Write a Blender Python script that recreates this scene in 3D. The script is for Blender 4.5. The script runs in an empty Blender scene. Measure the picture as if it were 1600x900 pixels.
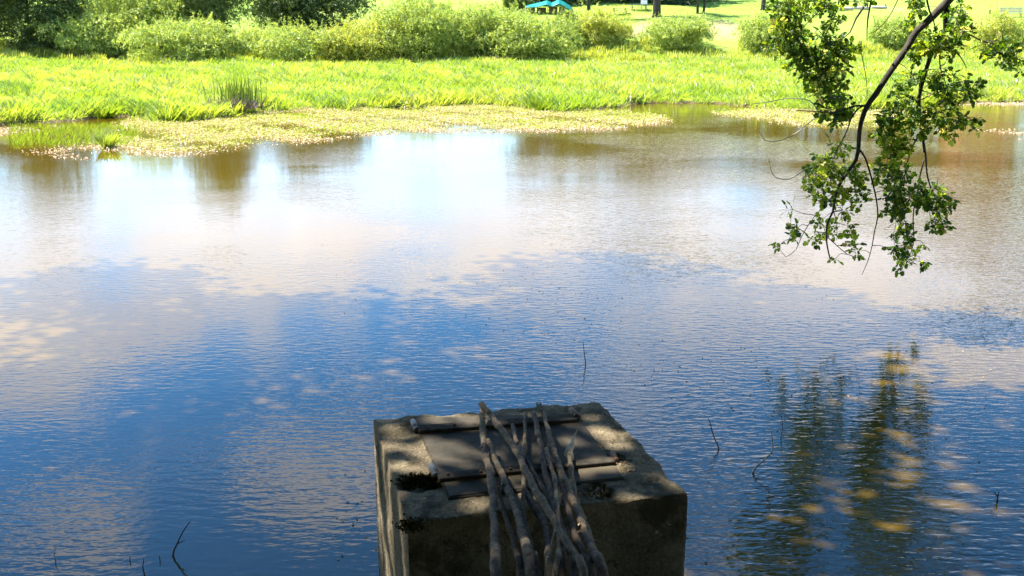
import bpy, bmesh, math, random
import numpy as np
from mathutils import Vector, noise, Matrix
random.seed(7); RNG = np.random.default_rng(11)
S = bpy.context.scene
COL = S.collection
# ------------------------------------------------------------------ camera
CAM_H = 4.0; F = 1600.0; HOR = 36.0
PITCH = math.atan((450-HOR)/F)
cam = bpy.data.cameras.new('camera'); cam.sensor_width = 36; cam.lens = 36.0*F/1600
cam.clip_start = 0.05; cam.clip_end = 3000
co = bpy.data.objects.new('camera', cam); COL.objects.link(co)
co.location = (0, 0, CAM_H); co.rotation_euler = (math.pi/2-PITCH, 0, 0)
S.camera = co
S.render.resolution_x = 1024; S.render.resolution_y = 576
# ------------------------------------------------------------------ sky, sun, exposure
SUN_EL = math.radians(57); SUN_AZ = math.radians(-68)     # azimuth from +Y towards +X
W = bpy.data.worlds.new('World'); S.world = W; W.use_nodes = True
def N(nt, typ, **kw):
    n = nt.nodes.new(typ)
    for k, v in kw.items():
        if k.startswith('i_'):
            key = k[2:]; key = int(key) if key.isdigit() else key.replace('_', ' ')
            n.inputs[key].default_value = v
        else: setattr(n, k, v)
    return n
def L(nt, a, b): nt.links.new(a, b)
def ramp(nt, fac, stops):
    r = nt.nodes.new('ShaderNodeValToRGB'); e = r.color_ramp.elements
    while len(e) < len(stops): e.new(0.5)
    for q, (p, c) in zip(e, stops):
        q.position = p; q.color = (*c, 1) if len(c) == 3 else c
    L(nt, fac, r.inputs[0]); return r.outputs[0]
def math_n(nt, op, a, b=None, c=None, clamp=False):
    m = nt.nodes.new('ShaderNodeMath'); m.operation = op; m.use_clamp = clamp
    for i, v in enumerate((a, b, c)):
        if v is None: continue
        if isinstance(v, (int, float)): m.inputs[i].default_value = v
        else: L(nt, v, m.inputs[i])
    return m.outputs[0]
def mixc(nt, fac, a, b, mode='MIX'):
    m = nt.nodes.new('ShaderNodeMix'); m.data_type = 'RGBA'; m.blend_type = mode
    if isinstance(fac, (int, float)): m.inputs[0].default_value = fac
    else: L(nt, fac, m.inputs[0])
    for i, v in ((6, a), (7, b)):
        if isinstance(v, tuple): m.inputs[i].default_value = (*v, 1)
        else: L(nt, v, m.inputs[i])
    return m.outputs[2]
def mrange(nt, v, a, b, c, d, smooth=True):
    m = nt.nodes.new('ShaderNodeMapRange'); m.interpolation_type = 'SMOOTHSTEP' if smooth else 'LINEAR'
    L(nt, v, m.inputs[0])
    for i, q in enumerate((a, b, c, d)): m.inputs[i+1].default_value = q
    return m.outputs[0]
nt = W.node_tree; nt.nodes.clear()
sky = N(nt, 'ShaderNodeTexSky', sky_type='NISHITA', sun_disc=False, sun_elevation=SUN_EL, sun_rotation=SUN_AZ, air_density=1.0, dust_density=0.05, ozone_density=3.0)
tc = N(nt, 'ShaderNodeTexCoord'); sx = N(nt, 'ShaderNodeSeparateXYZ'); L(nt, tc.outputs['Generated'], sx.inputs[0])
zz = math_n(nt, 'ADD', math_n(nt, 'MAXIMUM', sx.outputs[2], 0.0), 0.22)
cx_ = math_n(nt, 'DIVIDE', sx.outputs[0], zz); cy_ = math_n(nt, 'DIVIDE', sx.outputs[1], zz)
cv = N(nt, 'ShaderNodeCombineXYZ'); L(nt, cx_, cv.inputs[0]); L(nt, cy_, cv.inputs[1])
n1 = N(nt, 'ShaderNodeTexNoise', noise_dimensions='4D', i_W=5.7, i_Scale=3.0, i_Detail=8.0, i_Roughness=0.58); L(nt, cv.outputs[0], n1.inputs['Vector'])
bias = mrange(nt, sx.outputs[2], 0.22, 0.34, 0.26, -0.09)
cl = math_n(nt, 'ADD', math_n(nt, 'MULTIPLY_ADD', n1.outputs[0], 2.0, -.5), bias)
def sky_uv(px, py):            # sky direction mirrored in the pond at this picture point
    a = (px-800)/F; b = (450-py)/F; p_ = PITCH; v = Vector((a, math.cos(p_)+b*math.sin(p_), math.sin(p_)-b*math.cos(p_))).normalized()
    return v.x/(v.z+.22), v.y/(v.z+.22)
for px_, py_, rx_, ry_, am in [(60, 540, 480, 75, .20), (660, 530, 360, 60, -.22), (1290, 525, 330, 50, .24), (1520, 455, 130, 32, -.34), (480, 745, 170, 85, .42), (120, 850, 170, 90, .44), (690, 640, 110, 30, .2), (1010, 860, 140, 60, .12), (250, 660, 120, 30, .12)]:
    u0, v0 = sky_uv(px_, py_); ru = abs(sky_uv(px_+rx_, py_)[0]-u0); rv = abs(sky_uv(px_, py_+ry_)[1]-v0)
    du = math_n(nt, 'DIVIDE', math_n(nt, 'SUBTRACT', cx_, u0), ru); dv = math_n(nt, 'DIVIDE', math_n(nt, 'SUBTRACT', cy_, v0), rv)
    cl = math_n(nt, 'ADD', cl, mrange(nt, math_n(nt, 'ADD', math_n(nt, 'MULTIPLY', du, du), math_n(nt, 'MULTIPLY', dv, dv)), 0, 1.6, am, 0))
mask = math_n(nt, 'MULTIPLY', mrange(nt, cl, 0.48, 0.70, 0.0, 1.0), mrange(nt, sx.outputs[2], .10, .21, .12, 1.0))
n2 = N(nt, 'ShaderNodeTexNoise', noise_dimensions='4D', i_W=8.0, i_Scale=5.0, i_Detail=4.0); L(nt, cv.outputs[0], n2.inputs['Vector'])
ccol = ramp(nt, n2.outputs[0], [(0.3, (3.5, 3.7, 4.6)), (0.65, (4.9, 4.9, 5.3))])
hs = N(nt, 'ShaderNodeHueSaturation', i_Saturation=1.32); L(nt, sky.outputs[0], hs.inputs['Color'])
skc = mixc(nt, mask, hs.outputs[0], ccol)
bg = N(nt, 'ShaderNodeBackground', i_Strength=0.128); L(nt, skc, bg.inputs[0])
wo = N(nt, 'ShaderNodeOutputWorld'); L(nt, bg.outputs[0], wo.inputs[0])
sl = bpy.data.lights.new('sun', 'SUN'); sl.energy = 5.0; sl.angle = math.radians(0.53); sl.color = (1, 0.95, 0.86)
so = bpy.data.objects.new('sun', sl); COL.objects.link(so)
sd = Vector((math.sin(SUN_AZ)*math.cos(SUN_EL), math.cos(SUN_AZ)*math.cos(SUN_EL), math.sin(SUN_EL)))
so.rotation_euler = sd.to_track_quat('Z', 'Y').to_euler(); so.location = (0, 0, 40)
S.view_settings.view_transform = 'Standard'; S.view_settings.look = 'None'
S.view_settings.exposure = 2.12; S.view_settings.gamma = 1.0; S.view_settings.use_curve_mapping = False
# ------------------------------------------------------------------ pixel -> world
SP, CP = math.sin(PITCH), math.cos(PITCH)
def ray(px, py):
    a = (px-800)/F; b = (450-py)/F
    return Vector((a, CP+b*SP, -SP+b*CP))
CAMP = Vector((0, 0, CAM_H))
def at_z(px, py, z): r = ray(px, py); return CAMP + r*((z-CAM_H)/r.z)
def at_y(px, py, y): r = ray(px, py); return CAMP + r*(y/r.y)
# ------------------------------------------------------------------ terrain function
def sstep(a, b, t):
    t = np.clip((t-a)/(b-a), 0, 1); return t*t*(3-2*t)
edge_px = [(-260, 205), (-100, 200), (0, 196), (60, 193), (110, 190), (150, 184), (200, 182), (250, 189), (330, 188), (400, 176), (470, 172), (560, 170), (680, 168), (760, 164), (830, 172), (860, 176), (930, 172), (980, 164), (1050, 161), (1130, 163), (1230, 172), (1330, 176), (1420, 170), (1500, 161), (1600, 160), (1750, 160), (1900, 163)]
_e = [at_z(x, y, 0) for x, y in edge_px]
EX = np.array([-400, -120]+[p.x for p in _e]+[90, 400]); EY = np.array([60, 40]+[p.y for p in _e]+[50, 70])
def far_edge(x): return np.interp(x, EX, EY) + 0.35*np.sin(x*1.9+1)+0.25*np.sin(x*4.3)+.15*np.sin(x*7.7+2)
def near_edge(x): return np.where(x > 6, 3.2+sstep(6, 11.5, x)*10.5, np.where(x < -7, 3.2+sstep(-7, -14, x)*5, 3.2)) + .2*np.sin(x*1.3)
def height(x, y):
    x = np.asarray(x, float); y = np.asarray(y, float)
    s = y-far_edge(x)
    hf = np.where(s < 0, np.maximum(-1.3, 0.1*s-0.05), -0.05+0.30*(1-np.exp(-np.maximum(s, 0)/0.7))+0.0095*np.maximum(s, 0))
    und = 0.12*np.sin(x*.31+y*.17)+.10*np.sin(x*.13-y*.39+1)+.14*np.sin(x*.71+2+np.sin(y*.3))*np.sin(y*.8+np.sin(x*.4))
    hf = hf + sstep(2, 8, s)*und
    hf = hf + 0.112*np.maximum(y-97, 0) - 0.058*np.maximum(y-130, 0)*1.0 + 1.1*sstep(94, 104, y)
    hf = hf + sstep(110, 200, y)*0.9*np.sin(x*.045+.6)
    hf = hf - np.maximum(y-330, 0)*0.045
    n = near_edge(x)-y
    hn = np.where(n < 0, np.maximum(-1.3, 0.5*n), 1.5*(1-np.exp(-np.maximum(n, 0)/0.75))+0.42*sstep(.6, 3.2, n))
    return np.where(y > 25, hf, hn)
def H(x, y): return float(height(x, y))
def ground(px, py):
    r = ray(px, py); d = 26.0
    while d < 400:
        p = CAMP + r*(d/r.y)
        if p.z <= H(p.x, p.y): return p
        d += 0.25
    return p
# ------------------------------------------------------------------ object helpers
def obj(name, me, m, parent=None, loc=None):
    o = bpy.data.objects.new(name, me); COL.objects.link(o)
    if m is not None:
        for q in (m if isinstance(m, (list, tuple)) else [m]):
            if q.name not in me.materials: me.materials.append(q)
    if parent: o.parent = parent
    if loc is not None: o.location = loc
    return o
def tag(o, label=None, cat=None, group=None, kind=None):
    if label: o['label'] = label
    if cat: o['category'] = cat
    if group: o['group'] = group
    if kind: o['kind'] = kind
    return o
def empty(name, loc, rz=0):
    o = bpy.data.objects.new(name, None); COL.objects.link(o); o.location = loc; o.rotation_euler[2] = rz
    o.empty_display_size = .2; return o
def np_mesh(name, V, Fc, smooth=False):
    V = np.asarray(V, np.float32); Fc = np.asarray(Fc, np.int32); k = Fc.shape[1]
    me = bpy.data.meshes.new(name); me.vertices.add(len(V)); me.vertices.foreach_set('co', V.ravel())
    me.loops.add(Fc.size); me.loops.foreach_set('vertex_index', Fc.ravel())
    me.polygons.add(len(Fc)); me.polygons.foreach_set('loop_start', np.arange(0, Fc.size, k, dtype=np.int32))
    me.update(calc_edges=True); me.validate()
    if smooth: me.polygons.foreach_set('use_smooth', np.ones(len(Fc), bool))
    return me
def frames(nrm, ang):
    """rotation matrices with local Z along nrm, spun by ang"""
    n = nrm/np.linalg.norm(nrm, axis=1, keepdims=True)
    a = np.where(np.abs(n[:, 2:3]) < .9, np.array([[0, 0, 1.]]), np.array([[1., 0, 0]]))
    x = np.cross(a, n); x /= np.linalg.norm(x, axis=1, keepdims=True); y = np.cross(n, x)
    c = np.cos(ang)[:, None]; s = np.sin(ang)[:, None]
    return np.stack([x*c+y*s, y*c-x*s, n], axis=2)
def scatter(name, TV, TF, pos, R, sc):
    TV = np.asarray(TV, float); TF = np.asarray(TF, int); n = len(pos)
    sc = np.asarray(sc, float); sc = sc[:, None] if sc.ndim == 1 else sc
    V = np.einsum('nij,nkj->nki', R, TV[None]*sc[:, None, :]) + pos[:, None, :]
    Fc = TF[None] + (np.arange(n)*len(TV))[:, None, None]
    return np_mesh(name, V.reshape(-1, 3), Fc.reshape(-1, TF.shape[1]))
def spline(P, rad, step):
    """catmull-rom resample of points and radii"""
    P = [np.array(p, float) for p in P]; Q = [2*P[0]-P[1]]+P+[2*P[-1]-P[-2]]; rr = [rad[0]]+list(rad)+[rad[-1]]
    out = []; ro = []
    for i in range(1, len(Q)-2):
        m = max(1, int(np.linalg.norm(Q[i+1]-Q[i])/step))
        for j in range(m):
            t = j/m
            out.append(.5*((2*Q[i])+(-Q[i-1]+Q[i+1])*t+(2*Q[i-1]-5*Q[i]+4*Q[i+1]-Q[i+2])*t*t+(-Q[i-1]+3*Q[i]-3*Q[i+1]+Q[i+2])*t**3))
            ro.append(rr[i]*(1-t)+rr[i+1]*t)
    out.append(P[-1]); ro.append(rad[-1]); return np.array(out), np.array(ro)
class TB:
    """collects tubes into one mesh"""
    def __init__(s): s.V = []; s.F = []; s.M = []; s.n = 0
    def tube(s, P, rad, sides=7, step=.3, rough=0.0, freq=8., seed=0, capmat=0, wander=0):
        P, r = spline(P, rad, step); n = len(P); base = s.n
        if wander:
            for i in range(n):
                q = Vector(P[i].tolist())*9+Vector((seed, 2*seed, 0)); w_ = Vector(noise.noise_vector(q))+.5*Vector(noise.noise_vector(q*2.6)); P[i] = P[i]+np.array((w_.x, w_.y, w_.z*.5))*wander; r[i] *= 1+.22*noise.noise(q*1.7)
        T = np.gradient(P, axis=0); T /= np.linalg.norm(T, axis=1, keepdims=True)+1e-9
        up = np.array([0, 0, 1.]) if abs(T[0][2]) < .9 else np.array([1., 0, 0])
        x = np.cross(up, T[0]); x /= np.linalg.norm(x)
        for i in range(n):
            x = x-T[i]*np.dot(x, T[i]); x /= np.linalg.norm(x); y = np.cross(T[i], x)
            for k in range(sides):
                a = 2*math.pi*k/sides; d = x*math.cos(a)+y*math.sin(a); q = r[i]
                if rough:
                    pp = P[i]+d*r[i]
                    q *= 1+rough*(noise.noise(Vector((pp*freq+seed).tolist()))+.5*noise.noise(Vector((pp*freq*2.7+seed).tolist())))
                s.V.append(P[i]+d*q)
        s.n += n*sides
        for i in range(n-1):
            for k in range(sides):
                a = base+i*sides+k; b = base+i*sides+(k+1) % sides
                s.F.append((a, b, b+sides, a+sides)); s.M.append(0)
        for i, rev in ((0, True), (n-1, False)):
            f = [base+i*sides+k for k in range(sides)]
            s.F.append(tuple(reversed(f)) if rev else tuple(f)); s.M.append(capmat)
        return P
    def mesh(s, name, smooth=True):
        me = bpy.data.meshes.new(name); me.from_pydata([tuple(v) for v in s.V], [], s.F)
        me.polygons.foreach_set('use_smooth', [smooth and m == 0 for m in s.M]); me.polygons.foreach_set('material_index', s.M); me.update(); return me
def box_bm(bm, c, d, rz=0, tilt=None, bevel=0):
    m = Matrix.Translation(c) @ Matrix.Rotation(rz, 4, 'Z')
    if tilt: m = m @ Matrix.Rotation(tilt, 4, 'X')
    r = bmesh.ops.create_cube(bm, size=1, matrix=m @ Matrix.Diagonal((*d, 1)))
    if bevel:
        es = {e for v in r['verts'] for e in v.link_edges}
        bmesh.ops.bevel(bm, geom=list(es), offset=bevel, segments=1, affect='EDGES')
def bm_mesh(bm, name, smooth=False):
    me = bpy.data.meshes.new(name); bm.to_mesh(me); bm.free()
    if smooth: me.polygons.foreach_set('use_smooth', [True]*len(me.polygons))
    return me
def box(name, c, d, m, parent=None, rz=0, tilt=None, bevel=.008):
    bm = bmesh.new(); box_bm(bm, c, d, rz, tilt, bevel); return obj(name, bm_mesh(bm, name), m, parent)
# ------------------------------------------------------------------ materials
def newmat(name):
    m = bpy.data.materials.new(name); m.use_nodes = True; t = m.node_tree; t.nodes.clear()
    o = t.nodes.new('ShaderNodeOutputMaterial'); return m, t, o
def pos_noise(t, scale, detail=4, rough=.55, stretch=None, coord='Object'):
    c = t.nodes.new('ShaderNodeTexCoord'); v = c.outputs[coord]
    if stretch:
        mp = t.nodes.new('ShaderNodeMapping'); mp.inputs['Scale'].default_value = stretch; L(t, v, mp.inputs[0]); v = mp.outputs[0]
    n = N(t, 'ShaderNodeTexNoise', i_Scale=scale, i_Detail=detail, i_Roughness=rough); L(t, v, n.inputs['Vector']); return n.outputs[0]
def leaf_mat(name, stops, trans=.45, patch=None, gloss=.06, world_scale=.25):
    m, t, o = newmat(name)
    g = t.nodes.new('ShaderNodeNewGeometry')
    c = ramp(t, g.outputs['Random Per Island'], stops)
    if patch:
        n = pos_noise(t, world_scale, 3)
        c = mixc(t, mrange(t, n, .42, .62, 0, .75), c, patch)
    d = t.nodes.new('ShaderNodeBsdfDiffuse'); tr = t.nodes.new('ShaderNodeBsdfTranslucent'); L(t, c, d.inputs[0])
    L(t, mixc(t, 1.0, c, (1.5, 1.35, .55), 'MULTIPLY'), tr.inputs[0])
    mx = t.nodes.new('ShaderNodeMixShader'); mx.inputs[0].default_value = trans; L(t, d.outputs[0], mx.inputs[1]); L(t, tr.outputs[0], mx.inputs[2])
    gl = t.nodes.new('ShaderNodeBsdfGlossy'); gl.inputs['Roughness'].default_value = .42; gl.inputs['Color'].default_value = (.9, .95, 1, 1)
    m2 = t.nodes.new('ShaderNodeMixShader'); m2.inputs[0].default_value = gloss; L(t, mx.outputs[0], m2.inputs[1]); L(t, gl.outputs[0], m2.inputs[2])
    L(t, m2.outputs[0], o.inputs[0]); return m
def pbr(name, build, rough=.8, metal=0, bump=None, bumpd=.01, spec=.5):
    m, t, o = newmat(name); p = t.nodes.new('ShaderNodeBsdfPrincipled'); c = build(t)
    if isinstance(c, tuple): p.inputs['Base Color'].default_value = (*c, 1)
    else: L(t, c, p.inputs['Base Color'])
    p.inputs['Roughness'].default_value = rough; p.inputs['Metallic'].default_value = metal; p.inputs['Specular IOR Level'].default_value = spec
    if bump:
        b = t.nodes.new('ShaderNodeBump'); b.inputs['Distance'].default_value = bumpd; b.inputs['Strength'].default_value = 1; L(t, bump(t), b.inputs['Height']); L(t, b.outputs[0], p.inputs['Normal'])
    L(t, p.outputs[0], o.inputs[0]); return m
M = {}
M['grass'] = leaf_mat('meadow grass', [(0, (.20, .30, .03)), (.5, (.29, .37, .045)), (.85, (.38, .42, .09)), (1, (.50, .49, .22))], .5, (.17, .28, .025), .03, .16)
M['shortgrass'] = leaf_mat('short lawn grass', [(0, (.16, .25, .02)), (.7, (.26, .31, .03)), (1, (.36, .32, .10))], .5, None, .03)
M['watergrass'] = leaf_mat('water grass', [(0, (.12, .22, .02)), (1, (.25, .32, .04))], .45, None, 0)
M['weed'] = leaf_mat('pond weed', [(0, (.20, .27, .03)), (.35, (.30, .33, .05)), (.7, (.40, .34, .16)), (1, (.48, .38, .25))], .2, (.27, .34, .04), 0, .25)
M['weedpink'] = leaf_mat('pale pond weed', [(0, (.34, .25, .13)), (.5, (.52, .38, .27)), (1, (.68, .52, .43))], .15, None, 0)
M['willow'] = leaf_mat('willow leaves', [(0, (.20, .29, .05)), (.6, (.33, .42, .09)), (1, (.48, .54, .18))], .45, None, .03)
M['willow2'] = leaf_mat('yellowish willow leaves', [(0, (.25, .31, .04)), (.6, (.39, .43, .07)), (1, (.52, .54, .15))], .45, None, .03)
M['alder'] = leaf_mat('dark alder leaves', [(0, (.035, .065, .012)), (.7, (.06, .10, .02)), (1, (.13, .17, .04))], .35, None, .03)
M['olive'] = leaf_mat('olive willow leaves', [(0, (.08, .13, .03)), (1, (.22, .27, .06))], .38, None, .03)
M['wood_leaf'] = leaf_mat('woodland leaves', [(0, (.03, .06, .012)), (1, (.07, .12, .025))], .3, None, .05)
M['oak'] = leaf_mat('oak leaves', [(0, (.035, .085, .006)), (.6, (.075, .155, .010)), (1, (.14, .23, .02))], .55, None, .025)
M['oak_light'] = leaf_mat('oak leaves in sunlit colour', [(0, (.20, .30, .018)), (.75, (.32, .42, .03)), (1, (.55, .47, .22))], .6, None, .025)  # brighter copy of the oak leaves, sunlight put into the colour
M['reed'] = leaf_mat('reed stems', [(0, (.08, .14, .02)), (1, (.20, .26, .05))], .2, None, 0)
M['reeddead'] = leaf_mat('dead reed stems', [(0, (.10, .085, .065)), (1, (.26, .22, .17))], .1, None, 0)
M['dry'] = leaf_mat('dry reed', [(0, (.25, .2, .12)), (1, (.42, .36, .25))], .2)
M['bark'] = pbr('oak bark', lambda t: ramp(t, pos_noise(t, 9, 5, .6, (1, 1, .35)), [(.3, (.015, .011, .008)), (.7, (.055, .042, .03))]), .9, bump=lambda t: pos_noise(t, 22, 5, .6, (1, 1, .3)), bumpd=.02)
def stick_col(t):
    a = ramp(t, pos_noise(t, 26, 6, .65), [(.3, (.02, .011, .004)), (.5, (.085, .052, .022)), (.72, (.21, .14, .065))])
    a = mixc(t, mrange(t, pos_noise(t, 9, 3), .52, .68, 0, .8), a, (.075, .08, .04))
    return mixc(t, mrange(t, pos_noise(t, 60, 2), .64, .70, 0, .7), a, (.26, .23, .17))
M['stick'] = pbr('weathered bark', stick_col, .85, bump=lambda t: pos_noise(t, 70, 6, .7), bumpd=.02)
M['stickdark'] = pbr('dark reddish bark', lambda t: ramp(t, pos_noise(t, 30, 6, .65), [(.28, (.02, .012, .006)), (.55, (.065, .04, .022)), (.75, (.16, .11, .065))]), .85, bump=lambda t: pos_noise(t, 60, 6, .7), bumpd=.008)
M['cutwood'] = pbr('broken pale wood', lambda t: ramp(t, pos_noise(t, 60, 4), [(.3, (.22, .15, .08)), (.7, (.46, .36, .23))]), .8)
M['twig'] = pbr('wet twig bark', lambda t: ramp(t, pos_noise(t, 40, 3), [(.3, (.035, .025, .02)), (.7, (.12, .09, .07))]), .7)
M['paletwig'] = pbr('pale and sunlit-toned twig', lambda t: (.42, .36, .28), .7)  # also lends the hanging bare twigs their sunlit tone
def conc(t):
    a = ramp(t, pos_noise(t, 5, 6, .6), [(.25, (.05, .038, .02)), (.5, (.135, .103, .058)), (.75, (.30, .24, .145))])
    a = mixc(t, mrange(t, pos_noise(t, 90, 5, .7), .35, .7, 0, .45), a, (.40, .33, .22))
    a = mixc(t, mrange(t, pos_noise(t, 3.2, 5, .6, (1.3, 1, 1)), .5, .62, 0, .8), a, (.04, .034, .016))
    a = mixc(t, mrange(t, pos_noise(t, 14, 6, .7), .60, .66, 0, .8), a, (.035, .035, .02))
    return mixc(t, mrange(t, pos_noise(t, 38, 4, .6), .66, .71, 0, .7), a, (.48, .44, .36))
def conc_bump(t):
    v = N(t, 'ShaderNodeTexVoronoi', i_Scale=55.0); c = t.nodes.new('ShaderNodeTexCoord'); L(t, c.outputs['Object'], v.inputs['Vector'])
    return math_n(t, 'ADD', pos_noise(t, 60, 8, .8), math_n(t, 'MULTIPLY', v.outputs[0], -.35))
M['concrete'] = pbr('weathered concrete', conc, .95, bump=conc_bump, bumpd=.022, spec=.15)
def steel(t):
    a = ramp(t, pos_noise(t, 7, 6, .65), [(.3, (.02, .018, .013)), (.7, (.05, .042, .029))])
    a = mixc(t, mrange(t, pos_noise(t, 2.2, 4, .6), .48, .62, 0, .75), a, (.09, .072, .047))
    return mixc(t, mrange(t, pos_noise(t, 16, 6, .7), .60, .68, 0, .8), a, (.10, .042, .014))
M['steel'] = pbr('old steel plate', steel, .85, 0, spec=.15, bump=lambda t: pos_noise(t, 120, 4), bumpd=.002)
M['rust'] = pbr('rusty iron', lambda t: ramp(t, pos_noise(t, 45, 5), [(.3, (.03, .014, .008)), (.55, (.09, .04, .015)), (.75, (.22, .10, .035))]), .8, .1)
M['strap'] = pbr('dark strap iron', lambda t: ramp(t, pos_noise(t, 25, 5), [(.3, (.02, .018, .014)), (.6, (.05, .042, .032)), (.8, (.08, .04, .016))]), .95, 0, spec=.08)
M['galv'] = pbr('galvanised pipe', lambda t: ramp(t, pos_noise(t, 30, 4), [(.3, (.02, .021, .021)), (.7, (.07, .07, .07))]), .55, .3)
M['moss'] = leaf_mat('dark moss', [(0, (.012, .010, .003)), (.6, (.03, .023, .007)), (1, (.055, .042, .012))], .1, None, 0)
M['grit'] = leaf_mat('leaf litter and glitter flecks', [(0, (.10, .06, .025)), (.6, (.28, .19, .09)), (1, (.42, .34, .22))], .05, None, 0)
M['bench'] = pbr('grey bench timber', lambda t: ramp(t, pos_noise(t, 6, 4, .6, (1, 8, 8)), [(.3, (.26, .21, .18)), (.7, (.46, .39, .34))]), .85)
M['benchdark'] = pbr('dark timber', lambda t: (.09, .07, .05), .85)
M['table'] = pbr('pale table top', lambda t: (.22, .23, .22), .8)
M['whiteboard'] = pbr('white board', lambda t: (.8, .8, .78), .6)
M['tarp'] = leaf_mat('teal tarpaulin', [(0, (.008, .20, .19)), (1, (.008, .20, .19))], .3, (.012, .25, .23), .05, 1.2)
M['brick'] = pbr('stacked firewood', lambda t: ramp(t, pos_noise(t, 8, 4), [(.3, (.14, .07, .045)), (.7, (.36, .22, .15))]), .9)
M['pole'] = pbr('tent pole', lambda t: (.35, .28, .2), .7)
def ground_col(t):
    g = t.nodes.new('ShaderNodeNewGeometry'); s = t.nodes.new('ShaderNodeSeparateXYZ'); L(t, g.outputs['Position'], s.inputs[0])
    n = pos_noise(t, .12, 5, .6); nf = pos_noise(t, 2.5, 6, .7)
    lawn = ramp(t, n, [(.3, (.14, .23, .03)), (.6, (.20, .27, .045)), (.8, (.26, .27, .09))])
    lawn = mixc(t, mrange(t, nf, .45, .75, 0, .5), lawn, (.12, .20, .02))
    p = ground(1080, 50)
    dx = math_n(t, 'DIVIDE', math_n(t, 'SUBTRACT', s.outputs[0], p.x), 11); dy = math_n(t, 'DIVIDE', math_n(t, 'SUBTRACT', s.outputs[1], p.y), 6.5)
    rr = math_n(t, 'ADD', math_n(t, 'ADD', math_n(t, 'MULTIPLY', dx, dx), math_n(t, 'MULTIPLY', dy, dy)), math_n(t, 'MULTIPLY', pos_noise(t, .5, 5), 1.6))
    lawn = mixc(t, mrange(t, rr, 1.0, 2.1, .85, 0), lawn, (.29, .21, .11))
    mead = ramp(t, n, [(.3, (.16, .22, .01)), (.7, (.26, .30, .02))])
    mead = mixc(t, mrange(t, nf, .5, .7, 0, .6), mead, (.12, .13, .03))
    c = mixc(t, mrange(t, s.outputs[1], 92, 98, 0, 1), mead, lawn)
    wet = math_n(t, 'ADD', s.outputs[2], math_n(t, 'MULTIPLY', nf, .12))
    c = mixc(t, mrange(t, wet, .10, .22, 1, 0), c, (.11, .085, .04))
    return mixc(t, mrange(t, s.outputs[1], 24, 26, 1, 0), c, mixc(t, mrange(t, nf, .4, .6, 0, 1), (.07, .05, .03), (.05, .08, .02)))
M['ground'] = pbr('ground', ground_col, .95, bump=lambda t: pos_noise(t, 3, 6, .7), bumpd=.08, spec=.1)
def water_mat():
    m, t, o = newmat('pond water'); p = t.nodes.new('ShaderNodeBsdfPrincipled')
    p.inputs['Base Color'].default_value = (.064, .040, .0036, 1); p.inputs['Roughness'].default_value = .025; p.inputs['IOR'].default_value = 1.333
    a = pos_noise(t, 1, 2, .5, (5.5, 14, 1)); tcn = t.nodes.new('ShaderNodeTexCoord')
    mp = t.nodes.new('ShaderNodeMapping'); mp.inputs['Scale'].default_value = (3.2, 8.6, 1); mp.inputs['Rotation'].default_value = (0, 0, .35); L(t, tcn.outputs['Object'], mp.inputs[0])
    b = N(t, 'ShaderNodeTexNoise', i_Scale=1.5, i_Detail=2.0, i_Distortion=.3); L(t, mp.outputs[0], b.inputs['Vector'])
    big = pos_noise(t, .9, 2, .5, (.6, 1, 1))
    amp = mrange(t, pos_noise(t, .16, 2, .5, (.8, 1, 1)), .40, .58, .35, 1.0)
    h = math_n(t, 'ADD', math_n(t, 'MULTIPLY', a, .0042), math_n(t, 'MULTIPLY', b.outputs[0], .0046))
    sy = t.nodes.new('ShaderNodeSeparateXYZ'); L(t, tcn.outputs['Object'], sy.inputs[0])
    amp = math_n(t, 'MULTIPLY', amp, mrange(t, sy.outputs[1], 9, 30, 1.0, .55))
    amp = math_n(t, 'MULTIPLY', amp, mrange(t, sy.outputs[0], -1.5, 4.5, .8, 1.6))
    h = math_n(t, 'ADD', math_n(t, 'MULTIPLY', h, amp), math_n(t, 'MULTIPLY', big, .0024))
    bu = t.nodes.new('ShaderNodeBump'); bu.inputs['Distance'].default_value = 1; bu.inputs['Strength'].default_value = 1; L(t, h, bu.inputs['Height'])
    L(t, bu.outputs[0], p.inputs['Normal']); L(t, p.outputs[0], o.inputs[0]); return m
M['water'] = water_mat()
# ------------------------------------------------------------------ ground and water
def axis(segs):
    out = []
    for a, b, st in segs: out += list(np.arange(a, b, st))
    return np.array(out+[segs[-1][1]])
gx = axis([(-700, -200, 50), (-200, -60, 5), (-60, 60, .6), (60, 200, 5), (200, 700, 50)])
gy = axis([(-200, -20, 12), (-20, -2, 1.5), (-2, 15, .4), (15, 29, 2), (29, 62, .4), (62, 200, 1.5), (200, 900, 25)])
X, Y = np.meshgrid(gx, gy); Z = height(X, Y)
nx, ny = len(gx), len(gy); idx = np.arange(nx*ny).reshape(ny, nx)
Fq = np.stack([idx[:-1, :-1], idx[:-1, 1:], idx[1:, 1:], idx[1:, :-1]], -1).reshape(-1, 4)
tag(obj('ground', np_mesh('ground', np.stack([X, Y, Z], -1).reshape(-1, 3), Fq, True), M['ground']), kind='structure', label='grassy far bank and lawn sloping up from the pond')
wv = [(-420, -5, 0), (420, -5, 0), (420, 80, 0), (-420, 80, 0)]
tag(obj('pond_water', np_mesh('pond_water', wv, [(0, 1, 2, 3)]), M['water']), kind='structure', label='rippled brown pond water reflecting blue sky and clouds')
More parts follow.
